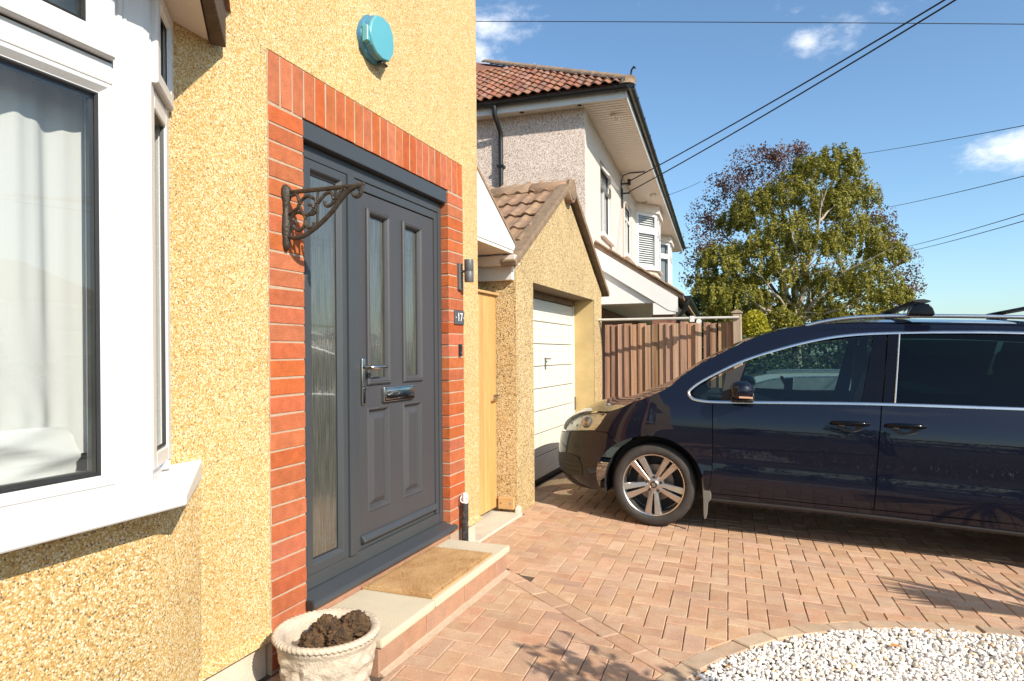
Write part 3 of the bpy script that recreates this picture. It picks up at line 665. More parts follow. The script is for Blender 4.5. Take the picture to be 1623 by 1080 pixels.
sub('apron', MB().prism([(-.05, -1.45), (-.05, 1.60), (.10, 1.42), (.10, -1.1)], 'z', .8485, .90), V_, bay)
# bay soffit, fascia and little tiled roof
sof = MB().prism([(.0, -1.6), (.0, 1.822), (.378, 1.394), (.378, -1.3)], 'z', 2.446, 2.462)
sub('soffit', sof, MT['soffit'], bay)
fz = MB(); f0 = Vector((.0, 1.83)); f1 = Vector((.386, 1.394)); fd = (f1 - f0).normalized(); fnn = Vector((-fd.y, fd.x)); fnn = fnn if fnn.y > 0 else -fnn
fz.prism([f0, f1, f1 + fnn * .028, f0 + fnn * .04 + Vector((0, .018))], 'z', 2.436, 2.60); fz.prism([(.386, -1.3), (.41, -1.3), (.412, 1.412), (.386, 1.394)], 'z', 2.436, 2.60)
sub('fascia_board', fz, MT['darkwood'], bay, bevel=.004)
rf = MB().add([(-.0, 1.93, 2.60), (.42, 1.46, 2.60), (.42, -1.4, 2.60), (.0, -1.7, 2.60), (0, 1.3, 3.05), (0, -1.2, 3.05)], [(0, 1, 4), (1, 2, 5, 4), (2, 3, 5), (3, 2, 1, 0)])
sub('bay_roof', rf, MT['claytile'], bay)
# room behind the bay
room = MB(); X0, X1, Y0, Y1, Z0, Z1 = -3.6, -.21, -2.6, 2.05, .25, 2.6
room.add([(X0, Y0, Z0), (X1, Y0, Z0), (X1, Y1, Z0), (X0, Y1, Z0), (X0, Y0, Z1), (X1, Y0, Z1), (X1, Y1, Z1), (X0, Y1, Z1)], [(0, 1, 2, 3), (7, 6, 5, 4), (0, 4, 5, 1), (2, 6, 7, 3), (3, 7, 4, 0)])
part('room_lining', room, M('room_paint', (.42, .40, .37), .9, var=.03), house, recalc=False)
part('window_board', MB().box(-.30, .058, -1.1, 1.60, .925, .955), V_, house, bevel=.006)
# net curtains (rest on their own track: separate things)
mc, n_, l_, b_ = nt('net_curtain'); b_.inputs['Base Color'].default_value = (.66, .66, .645, 1); b_.inputs['Roughness'].default_value = .9
t_ = n_.new('ShaderNodeBsdfTranslucent'); t_.inputs[0].default_value = (.8, .8, .78, 1); tr_ = n_.new('ShaderNodeBsdfTransparent')
m1 = n_.new('ShaderNodeMixShader'); m1.inputs[0].default_value = .18; l_.new(b_.outputs[0], m1.inputs[1]); l_.new(t_.outputs[0], m1.inputs[2])
m2 = n_.new('ShaderNodeMixShader'); m2.inputs[0].default_value = .14; l_.new(m1.outputs[0], m2.inputs[1]); l_.new(tr_.outputs[0], m2.inputs[2]); l_.new(m2.outputs[0], n_['Material Output'].inputs[0])
def curtain(name, x, ya, yb, z0, z1, amp, per, seed, label, hem=0., tie=None):
    r = random.Random(seed); ph = [r.uniform(0, 6) for _ in range(4)]; nu, nv = int((yb - ya) / .012), 26; vs = []; fs = []
    for j in range(nv + 1):
        tz = j / nv; z = z0 + (z1 - z0) * tz
        for i in range(nu + 1):
            s_ = i / nu; y = ya + (yb - ya) * s_
            if tie:
                pinch = math.exp(-((z - tie) / .22) ** 2) * .45; y = y + (yb - y) * pinch
            xx = x + amp * (math.sin(2 * math.pi * y / per + ph[0] + .6 * math.sin(3 * tz + ph[1])) + .45 * math.sin(2 * math.pi * y / (per * .43) + ph[2] + tz))
            zz = z + (hem * math.sin(2 * math.pi * y / .5 + ph[3]) * (1 - tz))
            vs.append((xx * 1.0, y, zz))
    for j in range(nv):
        for i in range(nu): a = j * (nu + 1) + i; fs.append((a, a + 1, a + nu + 2, a + nu + 1))
    mb = MB().add(vs, fs); return single(name, mb, mc, label, 'curtain', smooth=True, sharp=180)
curtain('net_curtain', -.02, -.95, 1.02, .97, 2.43, .020, .20, 3, 'white net curtain hanging in folds inside the bay window')
curtain('net_curtain', .045, .55, 1.40, 1.02, 2.43, .012, .15, 5, 'sheer white curtain drawn to the corner post of the bay window', tie=1.12)
fo = MB()
nu, nv = 60, 10; vs = []; fs = []
for j in range(nv + 1):
    for i in range(nu + 1):
        y = .1 + 1.17 * i / nu; z = .957 + .135 * j / nv + .015 * math.sin(y * 7) * j / nv
        vs.append((.085 + .010 * math.sin(y * 23 + 2 * math.sin(j)) + .016 * math.sin(y * 9 + j * .5) - .03 * j / nv, y, z))
for j in range(nv):
    for i in range(nu): a = j * (nu + 1) + i; fs.append((a, a + 1, a + nu + 2, a + nu + 1))
fo.add(vs, fs)
single('folded_net', fo, mc, 'gathered white net lying along the inside of the bay window ledge', 'curtain', smooth=True, sharp=180)

# lean-to over the side passage: white triangular end with soffit, roof behind
cn = subroot('side_canopy', house)
tri = [(4.172, 2.125), (4.905, 2.125), (4.93, 2.150), (4.925, 2.178), (4.172, 2.615)]
sub('end_panel', MB().prism(tri, 'x', -.035, -.015), MT['upvc'], cn, bevel=.002)
sub('soffit', MB().prism([(4.172, 2.10), (4.90, 2.10), (4.905, 2.122), (4.172, 2.122)], 'x', -1.6, -.02), MT['soffit'], cn)
sub('roof_sheet', MB().prism([(4.172, 2.62), (4.94, 2.182), (4.945, 2.20), (4.172, 2.645)], 'x', -3.2, -.012), MT['conctile'], cn)
for i in range(9):
    t = (i + .7) / 9.5; y = 4.172 + .753 * t; z = 2.615 - .437 * t - .035
    sub('rivet', MB().cyl((-.016, y, z), (-.012, y, z), .006, 8), MT['concrete'], cn)

# ---------------- things on and by the front wall
F_ = [(2.812,2.997),(2.870,3.010),(2.929,3.002),(2.959,2.961),(2.967,2.913),(2.960,2.862),(2.920,2.811),(2.860,2.800),(2.810,2.810),(2.776,2.837),(2.758,2.878),(2.755,2.901),(2.774,2.950)]
cy = sum(p[0] for p in F_) / len(F_); cz = sum(p[1] for p in F_) / len(F_)
al = thing('alarm_box', 'teal burglar alarm box high on the golden wall above the door', 'alarm', (0, cy, cz))
def loftpoly(rings):
    mb = MB(); n = len(rings[0][1]); vs = []
    for x, pl in rings: vs += [(x, a, b) for a, b in pl]
    fs = [(i * n + k, i * n + (k + 1) % n, (i + 1) * n + (k + 1) % n, (i + 1) * n + k) for i in range(len(rings) - 1) for k in range(n)]
    fs.append(tuple(range((len(rings) - 1) * n, len(rings) * n))); return mb.add(vs, fs)
def scl(pl, s, dy=0, dz=0): return [((a - cy) * s + cy + dy, (b - cz) * s + cz + dz) for a, b in pl]
part('back_shell', loftpoly([(0, scl(F_, 1.12)), (.026, scl(F_, 1.12)), (.034, scl(F_, 1.06))]), MT['blueside'], al, smooth=True, sharp=35)
part('body_band', loftpoly([(.030, scl(F_, 1.045)), (.066, scl(F_, 1.02)), (.070, scl(F_, .99))]), MT['blueside'], al, smooth=False)
part('cover', loftpoly([(.064, scl(F_, 1.03)), (.074, scl(F_, 1.02)), (.078, scl(F_, .985)), (.0795, scl(F_, .6)), (.080, scl(F_, .2))]), MT['teal'], al, smooth=True, sharp=24)
part('side_panel', MB().prism([(F_[9][0] - .008, .032), (F_[11][0] - .010, .032), (F_[11][0] - .010, .064), (F_[9][0] - .008, .064)][::-1] and [(0.034, cz - .06), (.066, cz - .055), (.066, cz + .02), (.034, cz + .03)], 'y', F_[11][0] - .012, F_[11][0] + .02), MT['teal'], al, bevel=.003)
part('strobe_lens', MB().box(.030, .064, cy + .02, cy + .075, cz - .118, cz - .104), MT['blackplastic'], al, bevel=.004)

bk = thing('hanging_bracket', 'ornate rusty cast iron hanging basket bracket beside the door', 'bracket', (0, 2.216, 1.87))
YB = 2.216
def b3(pl): return [(a, YB, c) for a, c in pl]
def smooth_path(pl, k=5):
    out = []
    for i in range(len(pl) - 1):
        p0 = pl[max(i - 1, 0)]; p1 = pl[i]; p2 = pl[i + 1]; p3 = pl[min(i + 2, len(pl) - 1)]
        for s_ in range(k):
            t = s_ / k
            out.append(tuple(.5 * ((2 * p1[j]) + (-p0[j] + p2[j]) * t + (2 * p0[j] - 5 * p1[j] + 4 * p2[j] - p3[j]) * t * t + (-p0[j] + 3 * p1[j] - 3 * p2[j] + p3[j]) * t ** 3) for j in range(len(p1))))
    out.append(tuple(pl[-1])); return out
pl_ = MB(); prof = [(.002, 2.012, .008), (.006, 1.995, .020), (.008, 1.97, .022), (.006, 1.94, .014), (.006, 1.90, .012), (.008, 1.86, .017), (.007, 1.82, .019), (.006, 1.79, .014), (.006, 1.762, .015), (.004, 1.738, .008)]
pl_.tube([(x + .002, YB, z) for x, z, r in prof], .015, 10, radii=[r * 1.2 for x, z, r in prof])
part('back_plate', pl_, MT['castiron'], bk, smooth=True, sharp=80)
part('top_bar', MB().tube(b3([(.004, 1.980), (.17, 1.977), (.30, 1.975), (.392, 1.973)]), .0095, 8), MT['castiron'], bk, smooth=True)
part('brace', MB().tube(b3(smooth_path([(.012,1.80),(.055,1.786),(.100,1.792),(.153,1.817),(.206,1.852),(.250,1.888),(.284,1.924),(.318,1.952),(.352,1.968),(.389,1.972)])), .0098, 8), MT['castiron'], bk, smooth=True)
part('hook', MB().tube(b3(smooth_path([(.392,1.985),(.389,1.972),(.383,1.946),(.368,1.930),(.350,1.934),(.343,1.947)])), .0085, 8), MT['castiron'], bk, smooth=True)
for pl2, r_ in (([(.173,1.972),(.170,1.90),(.168,1.828)], .0055), ([(.263,1.972),(.264,1.897)], .005)):
    part('strut', MB().tube(b3(pl2), r_, 7), MT['castiron'], bk, smooth=True)
for pl2 in ([(.150,1.943),(.119,1.955),(.088,1.937),(.085,1.906),(.105,1.880),(.128,1.879),(.147,1.891),(.146,1.912),(.126,1.919)],
            [(.128,1.879),(.154,1.882),(.163,1.914),(.158,1.945)],
            [(.024,1.856),(.047,1.884),(.074,1.892),(.105,1.875),(.107,1.842),(.082,1.817),(.055,1.825),(.046,1.844),(.060,1.852)],
            [(.107,1.842),(.125,1.822),(.148,1.826),(.150,1.845)],
            [(.172,1.920),(.207,1.953),(.233,1.959),(.248,1.941),(.246,1.917),(.224,1.904),(.207,1.913),(.207,1.927)],
            [(.039,1.965),(.066,1.966),(.077,1.936),(.070,1.911),(.047,1.898),(.029,1.889)],
            [(.267,1.929),(.289,1.962),(.306,1.968),(.310,1.953),(.297,1.947)]):
    part('scroll', MB().tube(b3(smooth_path(pl2)), .0075, 7), MT['castiron'], bk, smooth=True)

li = thing('wall_lamp', 'graphite up and down cylinder lamp on the wall right of the door', 'lamp', (0, 3.86, 1.83))
part('back_plate', MB().box(0, .022, 3.842, 3.885, 1.715, 1.89), MT['graphite'], li, bevel=.003)
part('arm', MB().cyl((.02, 3.862, 1.835), (.05, 3.862, 1.835), .008, 10), MT['graphite'], li, smooth=True)
part('lamp_body', MB().lathe([(.020, 1.765), (.029, 1.765), (.030, 1.767), (.030, 1.831), (.0292, 1.832), (.0292, 1.834), (.030, 1.835), (.030, 1.908), (.029, 1.910), (.020, 1.910), (.018, 1.90)], (.078, 3.862, 0), 28), MT['graphite'], li, smooth=True)
np_ = thing('number_plate', 'square slate house number plate reading 17 on the brickwork', 'number plate', (0, 3.855, 1.535))
part('plate', MB().box(.003, .012, 3.789, 3.923, 1.490, 1.580), MT['slate'], np_, bevel=.002)
def text_part(txt, size, mat_, parent, loc, name='lettering'):
    cu = bpy.data.curves.new('t', 'FONT'); cu.body = txt; cu.size = size; cu.extrude = .0008; cu.align_x = 'CENTER'; cu.align_y = 'CENTER'
    to = bpy.data.objects.new('t', cu); COL.objects.link(to)
    dg = bpy.context.evaluated_depsgraph_get(); me = bpy.data.meshes.new_from_object(to.evaluated_get(dg)); me.materials.clear(); bpy.data.objects.remove(to)
    me.name = name
    for v in me.vertices: v.co = Vector((v.co.z, v.co.x, v.co.y))
    return link(name, me, mat_, parent, loc)
text_part('17', .078, MT['whitepaint'], np_, (.013, .004, 0))
text_part('-', .05, MT['whitepaint'], np_, (.013, -.052, .004), 'dash'); text_part('-', .05, MT['whitepaint'], np_, (.013, .057, .004), 'dash')
db = thing('doorbell', 'small black doorbell on the brickwork below the house number', 'doorbell', (0, 3.865, 1.32))
part('case', MB().box(.003, .018, 3.850, 3.882, 1.285, 1.362), MT['blackplastic'], db, bevel=.004, seg=2)
part('button', MB().cyl((.017, 3.866, 1.305), (.021, 3.866, 1.305), .009, 14), MT['chrome'], db, smooth=True)
pi = thing('pipe_stub', 'scuffed black pipe with a white capped end beside the doorstep', 'pipe', (.045, 3.84, .06))
part('pipe', MB().lathe([(.021, .06), (.022, .062), (.022, .318), (.0235, .319), (.0235, .33), (.022, .331)], (.045, 3.842, 0), 18), MT['pipe'], pi, smooth=True)
part('cap', MB().lathe([(.018, .325), (.019, .33), (.019, .385), (.016, .395)], (.045, 3.846, 0), 18), MT['upvc2'], pi, smooth=True)
part('collar', MB().tube([(.045 + .024 * math.cos(a), 3.828 + .012 * math.sin(a), .362 + .024 * math.sin(a)) for a in [k * math.pi / 8 for k in range(16)]], .004, 6, closed=True), MT['upvc2'], pi, smooth=True)

# doorstep
ds = thing('doorstep', 'low doorstep of cream stone slabs on terracotta block risers', 'step', (.2, 3.0, 0))
def slab(y0, y1): 
    mb = MB().box(-.0, .418, y0, y1, .097, .136); return mb
part('slab', slab(2.285, 2.742), MT['slab'], ds, bevel=.009, seg=2); part('slab', slab(2.748, 3.692), MT['slab'], ds, bevel=.009, seg=2)
y = 2.292
while y < 3.66:
    y2 = min(y + .203, 3.684)
    part('riser_block', MB().box(.33, .398 + RND.gauss(0, .0015), y, y2 - .004, -.05, .0955), MT['riser'], ds, bevel=.003); y = y2
part('riser_bed', MB().box(.02, .392, 2.298, 3.68, -.05, .0955), MT['mortar'], ds)
part('mortar_fillet', MB().prism([(.39, -.05), (.43, -.05), (.421, gz(.42, 3) + .003), (.403, gz(.42, 3) + .012), (.39, .0)], 'y', 2.3, 3.68), MT['mortar'], ds)
part('tile_course', MB().box(-.11, -.004, 2.342, 3.714, .12, .1835), MT['riser'], ds, bevel=.002)
mat_ = thing('doormat', 'worn coir doormat lying on the doorstep', 'doormat', (.2, 3.1, .137))
mm = MB(); nx, ny = 26, 48; vs = []; fs = []
for i in range(nx + 1):
    for j in range(ny + 1):
        x = .008 + .386 * i / nx + (.004 * math.sin(j * .7) if i in (0, nx) else 0); yy = 2.752 + .722 * j / ny + (.003 * math.sin(i * 1.1) if j in (0, ny) else 0) - .045 * (1 - i / nx) * 0
        e = i in (0, nx) or j in (0, ny)
        vs.append((x, yy, .1375 if e else .149 + .002 * noise.noise((x * 9, yy * 9, 3)) + RND.uniform(0, .0022)))
for i in range(nx):
    for j in range(ny): a = i * (ny + 1) + j; fs.append((a, a + ny + 1, a + ny + 2, a + 1))
mm.add(vs, fs); part('pile', mm, MT['coir'], mat_, smooth=True, sharp=180)
bv = []; bf_ = []
for k in range(15000):
    x = RND.uniform(.010, .392); yy = RND.uniform(2.754, 3.472); a = RND.uniform(0, 6.283); l_ = RND.uniform(.005, .010); o_ = len(bv); lean = Vector((RND.gauss(0, .006), RND.gauss(0, .006), 0))
    d = Vector((math.cos(a), math.sin(a), 0)) * .0011; p = Vector((x, yy, .147)); bv += [tuple(p - d), tuple(p + d), tuple(p + lean + Vector((0, 0, l_)))]; bf_.append((o_, o_ + 1, o_ + 2))
bo = part('bristles', MB().add(bv, bf_), M('coir_fibre', (.42, .225, .075), .9, var=.2, island=.3, col2=(.58, .38, .19)), mat_, recalc=False); bo['kind'] = 'stuff'
part('mat_edge', MB().box(.006, .396, 2.750, 3.476, .1368, .146), MT['coir'], mat_)

# planter
PC = Vector((.293, 2.098)); pz = gz(PC.x, PC.y)
pot = thing('planter', 'round cast stone planter with rope rim in front of the doorstep', 'planter', (PC.x, PC.y, pz))
prf = [(.02, .0), (.140, .0), (.148, .006), (.150, .02), (.146, .03), (.152, .05), (.163, .095), (.171, .14), (.177, .185), (.182, .205), (.192, .218), (.196, .232), (.190, .247), (.178, .252), (.166, .246), (.160, .225), (.150, .16), (.02, .15)]
bowl = MB(); n = 96; vs = []
for r_, h in prf:
    for k in range(n):
        an = 2 * math.pi * k / n; rr = r_
        if .045 < h < .2 and r_ > .13:
            u_ = an * 3; v_ = h * 22
            pat = max(0, noise.noise((math.cos(an) * 4.2, math.sin(an) * 4.2, h * 26))) * .012 + max(0, math.sin(an * 7) * math.sin(h * 42)) * .004
            rr += pat
        vs.append((PC.x + rr * math.cos(an), PC.y + rr * math.sin(an), pz + h))
# denser rings over the relief
prf2 = []
for (a, b) in zip(prf, prf[1:]):
    m_ = 5 if (.03 <= a[1] < .2 and a[0] > .12 and b[1] > a[1]) else 1
    prf2 += [(a[0] + (b[0] - a[0]) * t / m_, a[1] + (b[1] - a[1]) * t / m_) for t in range(m_)]
prf2.append(prf[-1]); vs = []; fs = []
for r_, h in prf2:
    for k in range(n):
        an = 2 * math.pi * k / n; rr = r_
        if .045 < h < .2 and r_ > .125 and r_ < .19:
            e = min(1, (h - .045) / .02, (.2 - h) / .02)
            nn_ = noise.noise((math.cos(an) * 5, math.sin(an) * 5, h * 30)); pat = (.008 if nn_ > .08 else .0) + .005 * max(0, nn_) + (.004 if math.sin(an * 9 + math.sin(h * 50)) > .75 else 0)
            rr += pat * e
        vs.append((PC.x + rr * math.cos(an), PC.y + rr * math.sin(an), pz + h))
for i in range(len(prf2) - 1):
    for k in range(n): fs.append((i * n + k, i * n + (k + 1) % n, (i + 1) * n + (k + 1) % n, (i + 1) * n + k))
fs += [tuple(range(n - 1, -1, -1)), tuple(range((len(prf2) - 1) * n, len(prf2) * n))]
bowl.add(vs, fs); part('bowl', bowl, MT['stonepot'], pot, smooth=True, sharp=50)
def rope(rad, h, thick, turns):
    mb = MB(); nn = 240; m = 10; vs = []; fs = []
    for i in range(nn):
        an = 2 * math.pi * i / nn
        for k in range(m):
            b = 2 * math.pi * k / m; tw = 1 + .22 * math.sin(turns * an + b * 2 * 1.0)
            rr = rad + thick * tw * math.cos(b); vs.append((PC.x + rr * math.cos(an), PC.y + rr * math.sin(an), pz + h + thick * .8 * tw * math.sin(b)))
    for i in range(nn):
        for k in range(m): fs.append((i * m + k, i * m + (k + 1) % m, ((i + 1) % nn) * m + (k + 1) % m, ((i + 1) % nn) * m + k))
    return mb.add(vs, fs)
part('rope_rim', rope(.188, .242, .0155, 60), MT['stonepot'], pot, smooth=True, sharp=180); part('rope_foot', rope(.148, .022, .012, 50), MT['stonepot'], pot, smooth=True, sharp=180)
part('soil_bed', MB().lathe([(.0, .185), (.08, .188), (.155, .178)], (PC.x, PC.y, pz), 24, cap=False), MT['stonepot'], pot)
cv = []; cf = []
for k in range(520):
    a = RND.uniform(0, 6.283); rr = .15 * RND.random() ** .6; x = PC.x + .035 + rr * math.cos(a) * .75; yy = PC.y + .02 + rr * math.sin(a) * .75; s_ = RND.choice((.003, .004, .006, .009)); sh_, sf_ = SHAPES[RND.randrange(14)]; o_ = len(cv); q_ = Matrix.Rotation(RND.uniform(0, 6), 3, (RND.random(), RND.random(), RND.random() + .1))
    for v in sh_: w2 = q_ @ v; cv.append((x + w2.x * s_, yy + w2.y * s_, pz + .19 + RND.random() * .02 + w2.z * s_))
    cf += [tuple(i + o_ for i in f) for f in sf_]
co = part('soil_crumbs', MB().add(cv, cf), MT['soil'], pot, recalc=False); co['kind'] = 'stuff'
def lump(c, rx, ry, rz, seed):
    bm = bmesh.new(); bmesh.ops.create_icosphere(bm, subdivisions=5, radius=1)
    for v in bm.verts:
        d = 1 + .26 * noise.noise(v.co * 1.6 + Vector((seed, 0, 0))) + .24 * noise.noise(v.co * 4 + Vector((0, seed, 0))) + .20 * noise.noise(v.co * 10 + Vector((seed, 1, 0))) + .12 * noise.noise(v.co * 22)
        v.co = Vector((c[0] + v.co.x * rx * d, c[1] + v.co.y * ry * d, c[2] + v.co.z * rz * d))
    me = bpy.data.meshes.new('root_ball'); bm.to_mesh(me); bm.free()
    for q in me.polygons: q.use_smooth = True
    return me
for (dx, dy, dz, a, b, c, sd, lb) in ((-.02, -.065, .215, .052, .045, .038, 1, 'small dried root ball nearest the rim in the stone planter'), (-.005, .0, .235, .058, .055, .050, 4, 'large smooth dark root ball at the back of the stone planter'),
                                      (.065, -.015, .222, .058, .055, .045, 8, 'dried root ball in the middle front of the stone planter'), (.075, .07, .238, .062, .062, .05, 13, 'crumbling root ball on the right side of the stone planter')):
    o = link('root_ball', lump((PC.x + dx, PC.y + dy, pz + dz + .006), a * .94, b * .94, c * .94, sd), MT['soil']); tag(o, lb, 'root ball', 'dried root balls in the planter')
# ================================================================== GARAGE
GX = -.05; GY0, GY1 = 5.03, 7.955; GAY, GAZ = 6.49, 2.945; GEZ = 2.03
OY0, OY1, OZ = 5.452, 7.585, 1.925
gar = thing('garage', 'ochre rendered garage with cream door and brown tiled gable roof', 'garage', (0, 0, 0))
g = MB()
def zroof(y): return GEZ + (GAZ - GEZ) * (1 - abs(y - GAY) / ((GAY - GY0) if y < GAY else (GY1 - GAY)))
ys = [GY0, OY0, GAY, OY1, GY1]
for a, b in zip(ys, ys[1:]):
    lo = OZ if OY0 <= a and b <= OY1 else -.12
    g.quad((GX, a, lo), (GX, b, lo), (GX, b, zroof(b)), (GX, a, zroof(a)))
g.quad((GX, GY0, -.12), (GX, GY0, GEZ), (-5.2, GY0, GEZ), (-5.2, GY0, -.1)); g.quad((GX, GY1, -.2), (-5.2, GY1, -.2), (-5.2, GY1, GEZ), (GX, GY1, GEZ))
g.quad((-5.2, GY0, -.1), (-5.2, GY0, GEZ), (-5.2, GY1, GEZ), (-5.2, GY1, -.1))
part('wall', g, MT['dash_garage'], gar, recalc=False)
part('door_reveal', MB().box(-.34, GX - .004, OY1, OY1 + .1, -.15, OZ), MT['ochre_plain'], gar); part('door_reveal', MB().box(-.34, GX - .004, OY0 - .1, OY0, -.15, OZ), MT['ochre_plain'], gar)
part('lintel', MB().box(-.34, GX - .004, OY0, OY1, OZ, OZ + .15).box(-.36, -.29, OY0, OY1, 1.86, OZ - .001), MT['verge'], gar, bevel=.006)
gd = subroot('garage_door', gar)
DXF = -.302; pz0 = -.02; npan = 8; ph = (1.86 - pz0) / npan + .0
tops = [1.852 - .2285 * i for i in range(9)]
for i in range(8):
    z1, z0 = tops[i], max(tops[i + 1], -.03)
    mb = MB(); pr = [(DXF - .03, z0 + .004), (DXF - .006, z0 + .004), (DXF, z0 + .010), (DXF, z0 + .2285 * .33 - .006), (DXF - .004, z0 + .2285 * .33), (DXF, z0 + .2285 * .33 + .006), (DXF, z0 + .2285 * .66 - .006), (DXF - .004, z0 + .2285 * .66), (DXF, z0 + .2285 * .66 + .006), (DXF, z1 - .008), (DXF - .006, z1 - .003), (DXF - .03, z1 - .003)]
    mb.prism(pr, 'y', OY0 + .03, OY1 - .045); sub('door_panel', mb, MT['garagedoor'], gd)
sub('door_backing', MB().box(DXF - .05, DXF - .012, OY0 + .02, OY1 - .03, -.03, 1.858), MT['blackplastic'], gd)
sub('door_frame', MB().box(DXF - .03, DXF + .012, OY0, OY0 + .028, -.06, 1.86).box(DXF - .03, DXF + .012, OY1 - .043, OY1, -.06, 1.86), MT['garagedoor'], gd, bevel=.004)
hd = MB().box(DXF, DXF + .010, 6.495, 6.525, 1.13, 1.255); hd.box(DXF + .010, DXF + .04, 6.502, 6.514, 1.236, 1.248); hd.box(DXF + .034, DXF + .046, 6.487, 6.57, 1.235, 1.249)
sub('handle', hd, MT['graphite'], gd, bevel=.003)
sub('latch', MB().box(DXF + .012, DXF + .022, OY1 - .03, OY1 - .012, .62, .78), MT['blackplastic'], gd, bevel=.003)
# roof: courses of double roman tiles, each a piece
RS = Vector((0, GAY - 4.90, 3.0 - 2.045)); RLn = RS.length; RSd = RS.normalized(); RSn = Vector((0, -RSd.z, RSd.y))
def roman(wd, ln, th=.014, rolls=2, amp=.022):
    mb = MB(); nx = 20; vs = []; fs = []
    def hgt(t):
        f = (t * rolls) % 1.0
        return amp * max(0, math.cos((f - .5) * 2 * math.pi)) ** .8 + .003
    rows = ((0, 0), (.012, 0), (ln, 0))
    for dz in (0, -th):
        for s_ in (0, ln):
            for i in range(nx + 1):
                t = i / nx; vs.append((t * wd, s_, hgt(t) + dz + (.014 if s_ == 0 else -.012)))
    m = nx + 1
    for i in range(nx):
        fs += [(i, i + 1, m + i + 1, m + i), (2 * m + i + 1, 2 * m + i, 3 * m + i, 3 * m + i + 1), (i + 1, i, 2 * m + i, 2 * m + i + 1), (m + i, m + i + 1, 3 * m + i + 1, 3 * m + i)]
    fs += [(0, m, 3 * m, 2 * m), (nx, 2 * m + nx, 3 * m + nx, m + nx)]
    return mb.add(vs, fs).mesh('roof_tile', smooth=True, sharp=50)
gt = roman(.298, .40); gt.materials.append(MT['conctile'])
groof = part('roof', MB().add([(-.06, 4.90, 2.03), (-.06, GAY, 2.985), (-5.2, GAY, 2.985), (-5.2, 4.90, 2.03), (-.06, 8.08, 2.03), (-5.2, 8.08, 2.03)], [(0, 1, 2, 3), (1, 4, 5, 2), (0, 3, 5, 4)]), MT['conctile'], gar)
gauge = RLn / 5.35
for row in range(6):
    for c in range(10):
        o = piece('roof_tile', gt, groof, (0, 0, 0)); base = Vector((-.015 - (c + 1) * .300, 4.90, 2.045)) + RSd * (row * gauge) + RSn * (.012 + RND.gauss(0, .002))
        o.matrix_local = Matrix.Translation(base) @ Matrix(((1, 0, 0), (0, RSd.y, RSn.y), (0, RSd.z, RSn.z))).to_4x4() @ Matrix.Rotation(RND.gauss(0, .006), 4, 'Z')
rt = MB().lathe([(.11, 0), (.115, .005), (.115, .44), (.11, .445)], (0, 0, 0), 20, ax='x').mesh('ridge_tile', smooth=True, sharp=50); rt.materials.append(MT['conctile'])
for c in range(11): piece('ridge_tile', rt, groof, (.03 - (c + 1) * .452, GAY, 2.955))
vg = MB()
for (ya, za, yb, zb) in ((4.885, 1.975, GAY, 2.985), (8.075, 1.985, GAY, 2.985)):
    d = Vector((yb - ya, zb - za)).normalized(); nn_ = Vector((-d.y, d.x)); nn_ = nn_ if nn_.y > 0 else -nn_
    P = [Vector((ya, za)) + nn_ * .018, Vector((yb, zb)) + nn_ * .018, Vector((yb, zb)) + nn_ * .078, Vector((ya, za)) + nn_ * .078]
    vg.prism(P, 'x', -.115, .022)
part('verge', vg, MT['verge'], gar, bevel=.012, seg=2)
part('ridge_end', MB().lathe([(.02, 0), (.105, 0), (.115, .03), (.10, .05), (.03, .055)], (-.02, GAY, 2.975), 18, ax='x'), MT['verge'], gar, smooth=True)
gu = MB().prism([(4.87, 2.015), (4.965, 2.015), (4.975, 2.085), (4.965, 2.085), (4.958, 2.028), (4.877, 2.028), (4.872, 2.085), (4.86, 2.085)], 'x', -4.5, -.004); gu.box(-.004, .006, 4.86, 4.975, 2.012, 2.088)
part('gutter', gu, MT['soffit'], gar, bevel=.002)
part('fascia_board', MB().box(-4.5, -.06, 4.975, 5.025, 1.90, 2.05), MT['upvc2'], gar, bevel=.004)
part('timber_pad', MB().box(-.205, -.068, 4.985, 5.029, .02, .118), MT['softwood'], gar, bevel=.004)
for xx in (-.18, -.095): part('screw', MB().cyl((xx, 4.983, .07), (xx, 4.986, .07), .009, 10), MT['chrome'], gar)
part('threshold_mortar', MB().prism([(4.98, -.06), (5.10, -.06), (5.06, -.0), (5.04, .055), (5.0, .03)], 'x', -.066, -.02), MT['concrete'], gar, bevel=.01)

gate = thing('side_gate', 'narrow gate of new pine boards between the house and the garage', 'gate', (-.22, 4.6, 0))
y = 4.185; i = 0
while y < 5.0:
    y2 = min(y + .098, 5.018)
    part('board', MB().box(-.246, -.226 + (.0012 if i % 2 else 0), y + .0015, y2 - .0015, .03, 1.778), MT['pine'], gate, bevel=.004); y = y2; i += 1
for z in (.35, 1.0, 1.6): part('ledge', MB().box(-.285, -.247, 4.2, 5.0, z - .05, z + .05), MT['pine'], gate)
part('top_trim', MB().box(-.262, -.20, 4.18, 5.024, 1.7785, 1.80), MT['softwood'], gate, bevel=.003)
lt = MB().cyl((-.226, 4.975, .93), (-.205, 4.975, .93), .022, 12); lt.tube([(-.205, 4.975, .93), (-.19, 4.96, .932), (-.188, 4.92, .93), (-.195, 4.885, .925)], .009, 8); lt.box(-.226, -.214, 4.95, 5.028, .945, .965)
part('latch', lt, MT['chrome'], gate, smooth=True, sharp=50)
part('gate_threshold', MB().box(-.3, -.0, 4.16, 5.02, -.2, -.005), MT['concrete'], gate, bevel=.006)

